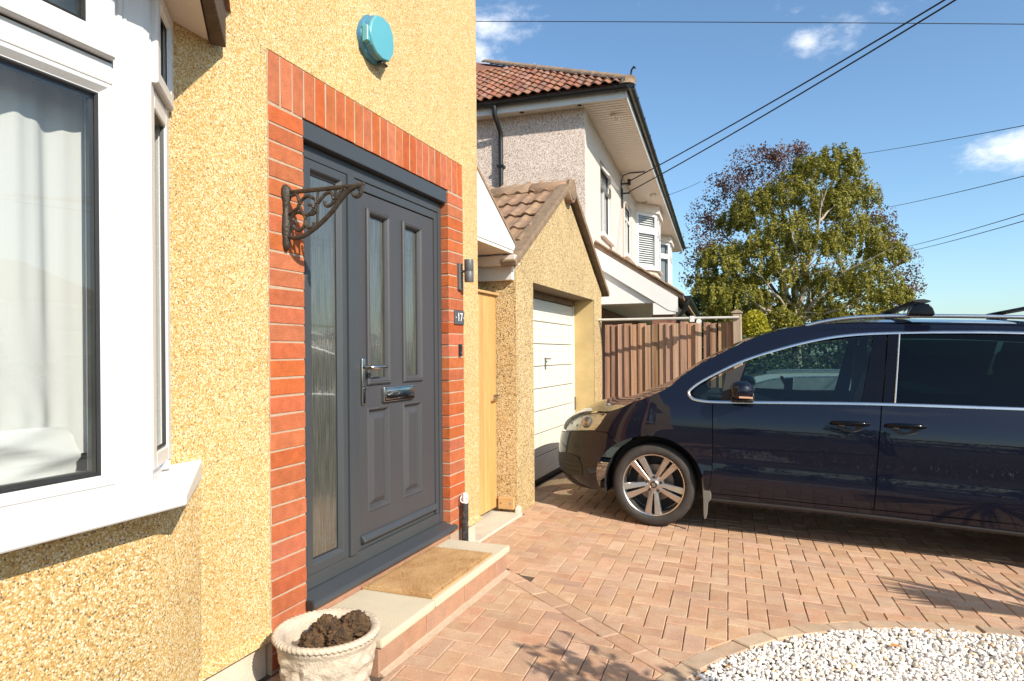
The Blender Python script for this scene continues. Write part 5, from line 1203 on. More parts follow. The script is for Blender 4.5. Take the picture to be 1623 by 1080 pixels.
def build_car(name, label, M4, mats, detail=True, group=None):
    root = thing(name, label, 'car', matrix=M4, group=group)
    G = lambda k: mats.get(k, MT.get(k))
    for side in (-1, 1):
        for nm, (poly, mk_) in PANELS.items():
            off = {'clear': -.008, 'privacy': -.008, 'lamp': .0, 'gloss': -.004, 'black': -.004}.get(mk_, 0.)
            cell = .05 if nm in ('front_bumper', 'front_wing', 'headlight') else .06
            vs, fs = panel(poly, cell, off, side)
            key = {'clear': 'clear', 'privacy': 'privacy', 'lamp': 'lamp', 'gloss': 'gloss', 'black': 'carblack', 'paint': 'paint'}[mk_]
            part(nm, MB().add(vs, fs), G(key), root, smooth=True, sharp=60, recalc=False)
        sg = -side * -1  # +1 on the far side
        def S(v): return Vector((v.x, v.y * (-1 if side == 1 else 1), v.z))
        def strip(pl, w_, off, closed=False):
            mb = MB(); vs = []; n = len(pl)
            for i, p in enumerate(pl):
                a = Vector(pl[max(i - 1, 0)]); b = Vector(pl[min(i + 1, n - 1)]); d = (b - a).normalized(); nn = Vector((-d.y, d.x)) * w_ / 2
                p0 = Vector(p) - nn; p1 = Vector(p) + nn
                vs += [S(cpt(p0.x, p0.y, off - .006)), S(cpt(p0.x, p0.y, off)), S(cpt(p.x if hasattr(p, 'x') else p[0], p.y if hasattr(p, 'y') else p[1], off + .004)), S(cpt(p1.x, p1.y, off)), S(cpt(p1.x, p1.y, off - .006))]
            fs = [(i * 5 + k, i * 5 + k + 1, i * 5 + 6 + k, i * 5 + 5 + k) for i in range(n - 1) for k in range(4)]
            return mb.add(vs, fs)
        part('window_trim', strip(smooth_path(CHUP, 4), .019, .004), G('trim'), root, smooth=True, sharp=70)
        part('window_trim', strip(smooth_path(CHLO, 4), .021, .005), G('trim'), root, smooth=True, sharp=70)
        part('pillar_trim', strip([(1.664, 1.556), (1.64, 1.30), (1.621, 1.066)], .010, .002), G('trim'), root)
        part('sill_trim', strip([(.42, .262), (1.0, .266), (1.6, .264), (2.42, .252)], .026, .004), G('carblack'), root)
        # liners that close the gaps behind the panels
        vs, fs = panel([(.40, .25), (2.47, .25), (2.6, .8), (2.6, 1.03), (.5, 1.0), (.40, .95)], .12, -.03, side); part('inner_panel', MB().add(vs, fs), G('carblack'), root, recalc=False)
        vs, fs = panel([(-1.2, .31), (-.48, .24), (-.42, .50), (-.33, .64), (-.2, .73), (.0, .76), (.2, .75), (.33, .66), (.41, .5), (.41, .98), (.1, 1.08), (-.2, .97), (-.42, .86), (-.8, .78), (-1.2, .58)], .12, -.035, side); part('inner_panel', MB().add(vs, fs), G('carblack'), root, recalc=False)
        # wheel arch liners
        for hx in (HUB[0], 2.905):
            al_ = MB(); n = 20; vs = []
            for y in (.915, .62):
                for k in range(n + 1):
                    an = math.radians(-15 + 210 * k / n); vs.append((hx + .384 * math.cos(an), y * side, .326 + .384 * math.sin(an)))
            fs = [(k, k + 1, n + 2 + k, n + 1 + k) for k in range(n)]; al_.add(vs, fs); al_.add([(hx, .62 * side, .326)] + [(hx + .384 * math.cos(math.radians(-15 + 210 * k / n)), .62 * side, .326 + .384 * math.sin(math.radians(-15 + 210 * k / n))) for k in range(n + 1)], [(0, k + 1, k + 2) for k in range(n)])
            part('arch_liner', al_, G('carblack'), root, recalc=False)
        # roof rail and bar foot
        rr = [(1.05, -.66, 1.605), (1.16, -.65, 1.636), (1.32, -.64, 1.666), (1.5, -.63, 1.683), (1.8, -.625, 1.692), (2.4, -.625, 1.692), (3.0, -.625, 1.675), (3.2, -.62, 1.64)]
        part('roof_rail', MB().tube([(a, b * (-side), c) for a, b, c in smooth_path([(x, -y if False else y, z) for x, y, z in rr], 4)] if side == 1 else smooth_path(rr, 4), .015, 10), G('trim'), root, smooth=True)
        # mirror
        mm_ = MB(); 
        mr_ = [(0, .050, .045, 0), (.02, .085, .065, .0), (.06, .098, .074, .004), (.11, .094, .070, .006), (.15, .070, .052, .004), (.172, .03, .02, .0)]
        n = 18; vs = []
        for dx, hw_, hh_, dz_ in mr_:
            for k in range(n):
                an = 2 * math.pi * k / n; cx2 = abs(math.cos(an)) ** .8 * (1 if math.cos(an) > 0 else -1); sx2 = abs(math.sin(an)) ** .8 * (1 if math.sin(an) > 0 else -1)
                vs.append(((.535 + dx), (-.985 + cx2 * hw_ * 1.05) * (-side), 1.098 + dz_ + sx2 * hh_))
        fs = [(i * n + k, i * n + (k + 1) % n, (i + 1) * n + (k + 1) % n, (i + 1) * n + k) for i in range(len(mr_) - 1) for k in range(n)] + [tuple(range(n - 1, -1, -1)), tuple(range((len(mr_) - 1) * n, len(mr_) * n))]
        mm_.add(vs, fs); mir = part('door_mirror', mm_, G('paint'), root, smooth=True, sharp=60)
        sub('mirror_base', MB().box(.545, .70, *sorted((-.995 * -side, -.90 * -side)), 1.022, 1.046), G('carblack'), mir, bevel=.008)
        sub('indicator', MB().box(.60, .695, *sorted((-1.072 * -side, -1.080 * -side)), 1.052, 1.066), M('repeater_lens', (.55, .33, .22), .2, var=.02), mir, bevel=.002)
        # handles
        for hx0, hz0 in ((1.22, .905), (1.56, .912)):
            hp_ = smooth_path([(hx0, -.948, hz0), (hx0 + .03, -.972, hz0 + .006), (hx0 + .12, -.984, hz0 + .010), (hx0 + .20, -.975, hz0 + .010), (hx0 + .238, -.950, hz0 + .008)], 5)
            nH = len(hp_); hdl = part('door_handle', MB().tube([(a, b * -side, c) for a, b, c in hp_], .016, 10, radii=[.007 + .010 * math.sin(math.pi * min(1, .12 + .8 * i / nH)) for i in range(nH)]), G('gloss'), root, smooth=True)
            cupv = MB(); c3 = [S(cpt(hx0 + .12 + .078 * math.cos(a), hz0 - .022 + .034 * math.sin(a), .0035)) for a in [k * math.pi / 10 for k in range(20)]]; ct = S(cpt(hx0 + .12, hz0 - .022, -.004)); cupv.add([ct] + c3, [(0, i + 1, (i + 1) % 20 + 1) for i in range(20)])
            sub('handle_cup', cupv, G('carblack'), hdl, recalc=False)
        # mud flap
        fl_ = MB(); o_ = [(.350, .425), (.385, .432), (.408, .40), (.424, .30), (.424, .268), (.404, .24), (.400, .15), (.392, .115), (.378, .112), (.372, .15), (.366, .26)]
        fl_.prism([(a, c) for a, c in o_], 'y', *sorted((-.925 * -side, -.908 * -side))); part('mud_flap', fl_, M('grey_mud_flap', (.13, .115, .10), .6, var=.1) if side == -1 else G('carblack'), root, bevel=.004)
        # lamp interior and fog lamp
        vs, fs = panel([(a * .985 - .005, .755 + (b - .755) * .93) for a, b in HLT], .05, -.035, side); lb_ = part('lamp_bowl', MB().add(vs, fs), M('lamp_bowl_silver', (.58, .57, .54), .30, .75, var=.3, vs=26), root, smooth=True, recalc=False)
        pc_ = S(cpt(-.60, .765, -.03)); sub('lamp_projector', MB().lathe([(.0, .0), (.040, .0), (.045, -.02), (.036, -.03), (.0, -.033)] if side == 1 else [(.0, 0), (.045, 0), (.045, -.02), (.036, -.03), (0, -.032)], tuple(pc_), 20, ax='y', cap=False), MT['chrome'], lb_, smooth=True)
        vs, fs = panel([(-.95, .33), (-.93, .42), (-.82, .478), (-.68, .488), (-.56, .475), (-.525, .40), (-.535, .318), (-.75, .30)], .05, .0035, side); fg = part('fog_grille', MB().add(vs, fs), G('carblack'), root, smooth=True, recalc=False)
        fc = S(cpt(-.74, .40, .004)); nrm = Vector((-.65, side * .76, 0)).normalized(); fm_ = MB(); aa = nrm.cross(Vector((0, 0, 1))).normalized()
        sub('fog_lamp', fm_.tube([fc - nrm * .02 + (aa * math.cos(t) + Vector((0, 0, 1)) * math.sin(t)) * .045 for t in [k * math.pi / 12 for k in range(24)]], .006, 6, closed=True), MT['chrome'], fg, smooth=True)
        for zz in (.345, .385, .425, .455):
            sub('grille_bar', MB().tube([S(cpt(a, zz, .006)) for a in (-.92, -.82, -.74, -.66, -.57)], .004, 5), G('carblack'), fg)
        # wheels
        for hx in (HUB[0], 2.905):
            wy = .906 * side; sgn = side
            tp = [(.238, -.20), (.248, -.215), (.285, -.222), (.310, -.205), (.324, -.17), (.3255, -.10), (.324, -.045), (.312, -.012), (.300, -.003), (.275, .004), (.252, .0), (.244, -.008), (.238, -.02)]
            wheel = part('wheel', MB().lathe([(r, h * sgn) for r, h in tp], (hx, wy, .326), 64, ax='y', cap=False), G('tyre'), root, smooth=True, sharp=40)
            wr_ = MB().lathe([(.200, -.19 * sgn), (.225, -.19 * sgn), (.225, -.04 * sgn), (.232, -.012 * sgn), (.241, -.006 * sgn), (.243, -.011 * sgn), (.240, -.02 * sgn)], (hx, wy, .326), 64, ax='y', cap=False)
            sub('rim', wr_, G('alloy'), wheel, smooth=True, sharp=35)
            sub('brake_disc', MB().lathe([(.0, -.13 * sgn), (.145, -.13 * sgn), (.145, -.15 * sgn)], (hx, wy, .326), 40, ax='y', cap=False), M('brake_steel', (.25, .20, .17), .45, .8) if hx < 1 and side == -1 else G('alloydark'), wheel)
            sub('wheel_back', MB().lathe([(.0, -.18 * sgn), (.222, -.18 * sgn)], (hx, wy, .326), 40, ax='y', cap=False), G('carblack'), wheel)
            if not detail: continue
            sp = MB()
            for k in range(5):
                for dv, wv in ((-10.5, 1), (10.5, 1)):
                    an = math.radians(55 + 72 * k); a2 = math.radians(55 + 72 * k + dv * .92)
                    d0 = Vector((math.cos(an), math.sin(an))); t0 = Vector((-d0.y, d0.x)); d1 = Vector((math.cos(a2), math.sin(a2))); t1 = Vector((-d1.y, d1.x)); s_ = 1 if dv > 0 else -1
                    r0, r1 = .042, .232
                    pin = d0 * r0 + t0 * .003 * s_; pout = d0 * r0 + t0 * .032 * s_; qin = d1 * r1 - t1 * .026 * s_; qout = d1 * r1 + t1 * .027 * s_
                    vs = []
                    for (P, yf, sh) in ((pin, -.030, 0), (pout, -.036, 0), (qout, -.022, 0), (qin, -.016, 0)):
                        vs.append((hx + P.x, wy + yf * sgn, .326 + P.y))
                    for (P, yf) in ((pin, -.075), (pout, -.075), (qout, -.07), (qin, -.07)): vs.append((hx + P.x, wy + yf * sgn, .326 + P.y))
                    sp = MB().add(vs, [(0, 1, 2, 3), (7, 6, 5, 4), (0, 4, 5, 1), (1, 5, 6, 2), (2, 6, 7, 3), (3, 7, 4, 0)])
                    sub('spoke', sp, G('alloy'), wheel, bevel=.003)
                an = math.radians(55 + 72 * k + 36); sub('wheel_bolt', MB().cyl((hx + .058 * math.cos(an), wy - .05 * sgn, .326 + .058 * math.sin(an)), (hx + .058 * math.cos(an), wy - .028 * sgn, .326 + .058 * math.sin(an)), .011, 8), G('carblack'), wheel)
            sub('hub', MB().lathe([(.0, -.026 * sgn), (.030, -.026 * sgn), (.036, -.032 * sgn), (.075, -.040 * sgn), (.08, -.07 * sgn)], (hx, wy, .326), 30, ax='y', cap=False), G('alloy'), wheel, smooth=True, sharp=35)
            sub('hub_cap', MB().lathe([(.0, -.020 * sgn), (.024, -.021 * sgn), (.0275, -.026 * sgn)], (hx, wy, .326), 24, ax='y', cap=False), G('carblack'), wheel, smooth=True)
            eb = MB()
            for (x0, z0, x1, z1) in ((-.014, .006, .012, .013), (-.014, -.003, -.006, .006), (-.012, -.003, .014, .003), (.006, -.011, .014, -.002), (-.014, -.0135, .013, -.007)):
                eb.box(hx + x0, hx + x1, *sorted((wy - .0205 * sgn, wy - .0175 * sgn)), .326 + z0, .326 + z1)
            sub('emblem', eb, G('trim'), wheel)
    # hood, windscreen, roof, tail
    def span(edge, crown, n=14, fwd=0.):
        mb = MB(); vs = []; m = n + 1
        for (q, z) in edge:
            v = cpt(q, z)
            for k in range(m):
                t = -1 + 2 * k / n; c = 1 - t * t
                vs.append((v.x - fwd * c * 1.0, v.y * -t * -1 if False else -abs(v.y) * -t, v.z + crown(q) * c))
        fs = [(i * m + k, i * m + k + 1, (i + 1) * m + k + 1, (i + 1) * m + k) for i in range(len(edge) - 1) for k in range(n)]
        return mb.add(vs, fs)
    zt2 = smooth_path(ZT, 4)
    part('bonnet', span(zt2, lambda q: .07 if q > -.6 else .07 * max(0, (q + 1.2) / .6)), G('paint'), root, smooth=True, sharp=180)
    apw = smooth_path(AP[:7], 4)
    part('windscreen', span(apw, lambda q: .02, fwd=.05), G('clear'), root, smooth=True, sharp=180)
    part('roof', span(AP[6:], lambda q: .055), G('paint'), root, smooth=True, sharp=180)
    part('underbody', MB().box(-.50, 3.8, -.60, .60, .20, .26), G('carblack'), root)
    part('firewall', MB().box(.45, .50, -.85, .85, .25, 1.0), G('carblack'), root)
    part('tail', MB().add([(3.93, -.3, .3), (3.93, .3, .3), (3.93, .3, 1.0), (3.93, -.3, 1.0), (3.62, .6, 1.58), (3.62, -.6, 1.58)], [(0, 1, 2, 3), (3, 2, 4, 5)]), G('paint'), root)
    if detail:
        # cabin
        db_ = MB().prism([(.40, .55), (.95, .55), (.98, .80), (.92, .95), (.60, 1.03), (.30, 1.04), (.28, .8)], 'y', -.80, .80); part('dashboard', db_, G('interior'), root, bevel=.02, seg=2)
        st = MB(); c0 = Vector((1.02, .36, 1.02)); ax_ = Vector((.86, 0, .5)).normalized(); a1_ = Vector((0, 1, 0)); a2_ = ax_.cross(a1_)
        part('steering_wheel', st.tube([c0 + (a1_ * math.cos(t) + a2_ * math.sin(t)) * .185 for t in [k * math.pi / 14 for k in range(28)]], .014, 8, closed=True).cyl(c0 - a2_ * .18, c0 + a2_ * .0, .02, 6).cyl(c0 - a1_ * .18, c0 + a1_ * .18, .018, 6).cyl(c0, c0 - ax_ * .35, .03, 8), G('interior'), root, smooth=True)
        for xs_, ys_ in ((1.42, .38), (1.42, -.38), (2.35, .42), (2.35, -.42), (2.35, 0)):
            sr = subroot('seat', root)
            sub('cushion', MB().box(xs_ - .42, xs_ + .08, ys_ - .25, ys_ + .25, .55, .70), G('interior'), sr, bevel=.05, seg=3, smooth=True)
            sub('backrest', MB().prism([(xs_ + .02, .66), (xs_ + .15, .66), (xs_ + .30, 1.26), (xs_ + .20, 1.28)], 'y', ys_ - .24, ys_ + .24), G('interior'), sr, bevel=.04, seg=3, smooth=True)
            sub('headrest', MB().prism([(xs_ + .22, 1.30), (xs_ + .32, 1.30), (xs_ + .34, 1.47), (xs_ + .26, 1.48)], 'y', ys_ - .13, ys_ + .13), G('interior'), sr, bevel=.035, seg=3, smooth=True)
        part('seat_belt', MB().add([(1.60, -.78, 1.42), (1.60, -.74, 1.42), (1.50, -.66, .80), (1.50, -.71, .80)], [(0, 1, 2, 3)]), G('interior2'), root)
        part('roof_lining', span([(1.1, 1.58), (1.6, 1.60), (2.6, 1.60), (3.4, 1.56)], lambda q: .04), G('interior2'), root)
        part('cabin_floor', MB().box(.5, 3.7, -.85, .85, .30, .33), G('interior'), root)
        part('rear_mirror', MB().box(.99, 1.02, -.12, .12, 1.42, 1.49), G('interior'), root, bevel=.01)
        part('pillar_lining', MB().box(1.55, 1.66, .70, .84, 1.0, 1.5), G('interior'), root, bevel=.01)
        part('door_card', MB().box(.5, 2.6, .80, .86, .4, 1.05).box(.5, 2.6, -.86, -.82, .4, 1.03), G('interior'), root)
        # roof bars across the rails
        for bx in (1.80, 2.62):
            rb_ = subroot('roof_bar', root)
            sub('bar', MB().prism([(bx - .06, 1.795), (bx - .035, 1.805), (bx + .01, 1.808), (bx + .05, 1.798), (bx + .055, 1.790), (bx + .01, 1.783), (bx - .04, 1.785)], 'y', -.70, .70), MT['blackplastic'], rb_, smooth=True, sharp=40)
            for s2 in (-1, 1):
                sub('bar_foot', MB().prism([(bx - .085, 1.690), (bx + .075, 1.688), (bx + .085, 1.705), (bx + .07, 1.745), (bx + .045, 1.775), (bx - .03, 1.778), (bx - .06, 1.75)], 'y', *sorted((s2 * .585, s2 * .695))), MT['gloss'], rb_, bevel=.012, seg=3, smooth=True)
    else:
        part('cabin_fill', MB().box(.6, 3.4, -.78, .78, .3, 1.0), G('interior'), root)
    return root
yaw = math.radians(1.0)
cex = Vector((math.cos(yaw), math.sin(yaw), -.042)).normalized(); cey = Vector((-math.sin(yaw), math.cos(yaw), -.008)); cey = (cey - cex * cex.dot(cey)).normalized(); cez = cex.cross(cey)
CO = Vector((1.017, 6.075, -.074 + .001))
CM = Matrix(((cex.x, cey.x, cez.x, CO.x), (cex.y, cey.y, cez.y, CO.y), (cex.z, cey.z, cez.z, CO.z), (0, 0, 0, 1)))
build_car('parked_car', 'dark navy people carrier with silver alloy wheel parked nose to the garage', CM, {})
# the pale car next door, glimpsed through the cabin
silver = M('silver_car_paint', (.55, .57, .58), .3, .5, var=.02, coat=.8)
PM = Matrix.Translation((.75, 14.2, -.60)) @ Matrix.Rotation(math.radians(4), 4, 'Z') @ Matrix.Diagonal((.9, .93, .90, 1))
build_car('parked_car', 'pale silver car on the next drive seen through the navy car window', PM, {'paint': silver, 'clear': MT['darkglass'], 'privacy': MT['darkglass']}, detail=False)
# ================================================================== BEYOND THE DRIVE
lowf = thing('low_fence', 'low pale picket fence seen through the side window of the navy car', 'fence', (3.5, 10.4, -.2))
pk = MB().box(0, .085, 0, .02, 0, 1).mesh('picket', bevel=.003); pk.materials.append(M('pale_picket', (.52, .47, .38), .8, var=.15, ov=.08))
for i in range(34):
    x = 1.35 + i * .118; zt_ = .71 + RND.gauss(0, .006)
    o = piece('picket', pk, lowf, (0, 0, 0)); o.matrix_local = Matrix.Translation((x - 3.5, 0, gz(x, 10.4) + .2)) @ Matrix.Diagonal((1, 1, zt_ - gz(x, 10.4), 1))
part('rail', MB().box(1.35, 5.4, 10.425, 10.46, .60, .66).box(1.35, 5.4, 10.425, 10.46, .1, .16), MT['postwood'], lowf)

def leaves(n, fn, size, jit=.5, aspect=.6):
    vs = []; fs = []
    for i in range(n):
        r = fn(i)
        if r is None: continue
        p, s_ = r[0], r[1] * size * RND.uniform(.7, 1.3)
        if len(r) > 2:
            nn = (r[2] + Vector((RND.gauss(0, jit), RND.gauss(0, jit), RND.gauss(0, jit)))).normalized(); a = nn.cross(Vector((RND.gauss(0, 1), RND.gauss(0, 1), RND.gauss(0, 1)))).normalized(); b = nn.cross(a)
        else:
            a = Vector((RND.gauss(0, 1), RND.gauss(0, 1), RND.gauss(0, .7))).normalized(); b = a.cross(Vector((RND.gauss(0, 1), RND.gauss(0, 1), RND.gauss(0, 1)))).normalized()
        o_ = len(vs); vs += [p - a * s_, p + b * s_ * aspect, p + a * s_, p - b * s_ * aspect]; fs.append((o_, o_ + 1, o_ + 2, o_ + 3))
    me = bpy.data.meshes.new('crown'); me.from_pydata([tuple(v) for v in vs], [], fs); return me
def limb(mb, a, b, r0, r1, wob=.06, n=6):
    a = Vector(a); b = Vector(b); L = (b - a).length; pts = []; rad = []
    for i in range(n + 1):
        t = i / n; p = a.lerp(b, t) + Vector((RND.gauss(0, wob), RND.gauss(0, wob), RND.gauss(0, wob * .5))) * L * .25 * math.sin(math.pi * t); pts.append(p); rad.append(r0 + (r1 - r0) * t)
    mb.tube(pts, r0, 6, radii=rad); return pts
# silver birch: clumps read off the outline, hanging strands of small leaves
TD = 27.0
BC = [(1322, 258, 40), (1288, 268, 34), (1250, 305, 42), (1345, 310, 46), (1310, 330, 46), (1200, 325, 40), (1240, 365, 48), (1290, 395, 52), (1360, 372, 50), (1398, 400, 36), (1165, 350, 30),
      (1140, 415, 40), (1190, 408, 46), (1240, 440, 50), (1310, 455, 56), (1375, 452, 50), (1412, 470, 30), (1120, 458, 34), (1165, 470, 46), (1215, 490, 48), (1280, 500, 50), (1345, 505, 50), (1395, 508, 36), (1130, 505, 34), (1180, 515, 36)]
birch = thing('birch_tree', 'large weeping birch with yellow green leaves beyond the fence', 'tree', tuple(at(1270, 555, TD)))
boff = Vector(birch['_off'])
centers = [(at(x, y, TD + RND.uniform(-1.8, .6)), r * .98 * TD / FPX) for x, y, r in BC] + [(at(x + RND.uniform(-14, 14), y + RND.uniform(-10, 10), TD + RND.uniform(.5, 3)), r * .8 * TD / FPX) for x, y, r in BC]
strands = []
for c, r in centers:
    for k in range(int(26 + r * 26)):
        th = RND.uniform(0, 6.283); ph_ = math.acos(RND.uniform(-.1, 1)); rr = r * RND.uniform(.72, 1.04)
        o3 = Vector((math.cos(th) * math.sin(ph_), math.sin(th) * math.sin(ph_), math.cos(ph_)))
        p = c + Vector((o3.x * rr, o3.y * rr, o3.z * rr * .8)) 
        strands.append((p, o3 * .10, RND.uniform(.35, 1.0) * (.45 + .45 * r), o3))
def birch_leaf(i):
    p, d, L, o3 = strands[i % len(strands)]; t = RND.random() ** .9
    q = p + d * t + Vector((RND.gauss(0, .05), RND.gauss(0, .05), -L * t + .1 * t * t))
    return q, 1.0, o3 + Vector((0, 0, .25 - .3 * t))
me = leaves(165000, birch_leaf, .047, .6)
link('crown', me, MT['birchleaf'], birch)
tb = MB(); base = at(1262, 556, TD); base.z = -.8
fork = at(1262, 512, TD)
limb(tb, base, fork, .22, .17, .05)
for (px, py, r0) in ((1310, 300, .13), (1285, 380, .10), (1230, 400, .10), (1180, 470, .075), (1345, 420, .09), (1200, 430, .07), (1390, 470, .06), (1250, 330, .08), (1155, 505, .05), (1330, 490, .06)):
    e = at(px, py, TD + RND.uniform(-2.5, 1.0)); pts = limb(tb, fork, e, r0, .02, .10, 8)
    for k in range(4):
        s_ = pts[RND.randrange(3, 8)]; limb(tb, s_, s_ + Vector((RND.gauss(0, 1.1), RND.gauss(0, .9), RND.uniform(.1, 1.2))), r0 * .4, .008, .1, 5)
part('trunk', tb, MT['bark'], birch, smooth=True)
TD2 = 35.
PCp = [(1150, 300, 34), (1185, 268, 34), (1225, 250, 26), (1262, 246, 22), (1120, 345, 32), (1110, 395, 34), (1105, 440, 28), (1145, 370, 40), (1200, 310, 40), (1250, 290, 36), (1405, 385, 26), (1425, 420, 30), (1436, 455, 26), (1420, 480, 30), (1385, 350, 30), (1340, 300, 30), (1300, 340, 60), (1250, 400, 70), (1350, 430, 70), (1180, 430, 60)]
purple = thing('copper_tree', 'dark copper leaved tree standing behind the birch', 'tree', tuple(at(1260, 556, TD2)))
pcs = [(at(x, y, TD2 + RND.uniform(-2, 2)), r * TD2 / FPX) for x, y, r in PCp]
def purple_leaf(i):
    c, r = pcs[i % len(pcs)]; d = Vector((RND.gauss(0, 1), RND.gauss(0, 1), RND.gauss(0, 1))).normalized() * r * RND.random() ** .45 * 1.12
    if noise.noise((c + d) * 1.3) < -.12: return None
    return c + d, 1.0, d.normalized()
link('crown', leaves(26000, purple_leaf, .068), MT['purpleleaf'], purple)
tp_ = MB(); b2 = at(1262, 556, TD2); b2.z = -.8; f2 = at(1262, 500, TD2); limb(tp_, b2, f2, .3, .24)
for c, r in pcs: limb(tp_, f2, c, .09, .015, .08, 7)
part('trunk', tp_, MT['barkdark'], purple, smooth=True)
def bush(name, label, c, rx, ry, rz, n, size, mat_, seed=0, cat='shrub', box=False):
    t = thing(name, label, cat, (c[0], c[1], c[2] - rz))
    def f(i):
        while True:
            d = Vector((RND.uniform(-1, 1), RND.uniform(-1, 1), RND.uniform(-1, 1)))
            if box or d.length < 1: break
        if not box: d = d.normalized() * (d.length ** .4)
        else:
            k = RND.randrange(3); d[k] = math.copysign(RND.uniform(.82, 1.0), d[k])
        q = Vector((c[0] + d.x * rx, c[1] + d.y * ry, c[2] + d.z * rz)); w_ = 1 + .22 * noise.noise(q * 1.6 + Vector((seed, 0, 0)))
        return Vector((c[0] + d.x * rx * w_, c[1] + d.y * ry * w_, c[2] + d.z * rz * w_)), 1.
    link('foliage', leaves(n, f, size), mat_, t)
    sm = MB()
    for k in range(6): limb(sm, (c[0] + RND.gauss(0, .1), c[1] + RND.gauss(0, .1), c[2] - rz - .2), (c[0] + RND.gauss(0, rx * .5), c[1] + RND.gauss(0, ry * .5), c[2] + rz * .5), .03, .008)
    part('stems', sm, MT['barkdark'], t); return t
p_ = at(1196, 525, 20.5); bush('golden_shrub', 'bright golden yellow leaved shrub under the birch', p_, .48, .5, .62, 2600, .05, MT['yellowleaf'], 3)
p_ = at(1238, 522, 21.5); bush('leafy_shrub', 'olive green shrub right of the golden yellow shrub', p_, .62, .6, .70, 3000, .055, MT['birchleaf'], 9)
p_ = at(1200, 575, 17.5); bush('clipped_hedge', 'dark green clipped hedge behind the fence post', (p_.x, p_.y, .85), 2.4, .6, .80, 9000, .055, MT['darkleaf'], 5, 'hedge', True)
p_ = at(1130, 520, 31.); bush('dark_shrub', 'dense dark green bush at the left foot of the birch', p_, 1.6, 1.5, 1.9, 8000, .085, MT['darkleaf'], 6)
p_ = at(1300, 545, 33.); bush('evergreen_hedge', 'long dark evergreen hedge behind the birch trunk', (p_.x - 1.6, p_.y, .9), 4.6, 1., 1.6, 12000, .10, MT['darkleaf'], 2, 'hedge', True)

# ---- overhead lines
def cable(a, b, r_, sag, label, n=26, k=1.0):
    a = Vector(a); b = Vector(b); pts = [a.lerp(b, i / n) + Vector((0, 0, -sag * 4 * (i / n) * (1 - i / n))) for i in range(n + 1)]
    return single('overhead_cable', MB().tube(pts, r_, 6), MT['cable'], label, 'cable', smooth=True)
def ext(p, q, k): return p + (q - p) * k
NP = NM @ Vector((.15, 3.965, 4.86)); NP2 = NM @ Vector((.15, 3.965, 4.64))
q1 = at(1455, 0, 8.2); q2 = at(1473, 0, 8.2)
cable(NP, ext(NP, q1, 2.2), .011, .20, 'upper of the two thick black cables running up from the neighbour eaves')
cable(NP2, ext(NP2, q2, 2.2), .011, .20, 'lower of the two thick black cables running up from the neighbour eaves')
a = at(600, 34, 15); b = at(1900, 41, 12); cable(a, b, .008, -.02, 'thin black wire crossing level near the top of the sky')
def far_wire(p, q, d0, d1, lab, r_=.010):
    a = at(p[0], p[1], d0); b = at(q[0], q[1], d1); cable(a, ext(a, b, 1.8), r_, .12, lab)
far_wire((1345, 247), (1623, 191), 30, 15, 'thin wire leaving the top right of the birch')
far_wire((1400, 330), (1623, 271), 30, 15, 'thin wire leaving the right side of the birch at middle height')
far_wire((1430, 393), (1623, 331), 30, 15, 'upper of the two lowest wires right of the birch')
far_wire((1430, 401), (1623, 342), 30, 15, 'lowest wire right of the birch')
a = NM @ Vector((.2, 6.1, 4.87)); b = at(1110, 288, 26); cable(a, b, .008, .05, 'thin wire from the far eaves into the copper tree')

# ---- garden plants just out of frame, whose shadows fall across the paving
def blade_plant(name, label, base, zc, n, L, wd, mat_, seed, dirs=None, trunk=.05):
    r = random.Random(seed); t = thing(name, label, 'plant', base); vs = []; fs = []; c = Vector(base) + Vector((0, 0, zc))
    for i in range(n):
        if dirs and i < len(dirs): az, el, l_ = dirs[i]
        else: az, el, l_ = r.uniform(-2.0, 1.9), r.uniform(.0, 1.2), L * r.uniform(.7, 1.1)
        d = Vector((math.cos(az) * math.cos(el), math.sin(az) * math.cos(el), math.sin(el))); sd = d.cross(Vector((0, 0, 1))).normalized(); o_ = len(vs); m = 7
        for k in range(m + 1):
            s_ = k / m; p = c + d * l_ * s_ + Vector((0, 0, -.22 * l_ * s_ * s_)); w_ = wd * (1 - s_) ** .6 * (.5 + s_ if s_ < .5 else 1)
            vs += [p - sd * w_, p + sd * w_]
        fs += [(o_ + 2 * k, o_ + 2 * k + 1, o_ + 2 * k + 3, o_ + 2 * k + 2) for k in range(m)]
    me = bpy.data.meshes.new('blades'); me.from_pydata([tuple(v) for v in vs], [], fs); link('blades', me, mat_, t)
    part('stem', MB().cyl(base, tuple(c), trunk, 8, trunk * .8), MT['barkdark'], t); return t
bx, by = 5.05, 3.50
dirs = [(math.radians(166 + 3.2 * (k % 6) - .9 * (k // 6)), .06 + .04 * (k % 7), .90 + .07 * (k % 4)) for k in range(56)]
blade_plant('cordyline', 'spiky cordyline standing at the street end of the gravel bed', (bx, by, gz(bx, by) + .0), 1.22, 100, .8, .034, MT['greenleaf'], 4, dirs)
sh = thing('leafy_shrub', 'open leafy shrub growing in the gravel bed beside the camera', 'shrub', (3.35, 1.45, gz(3.35, 1.45)))
sm = MB(); lv_ = []; lf_ = []
rs = random.Random(21)
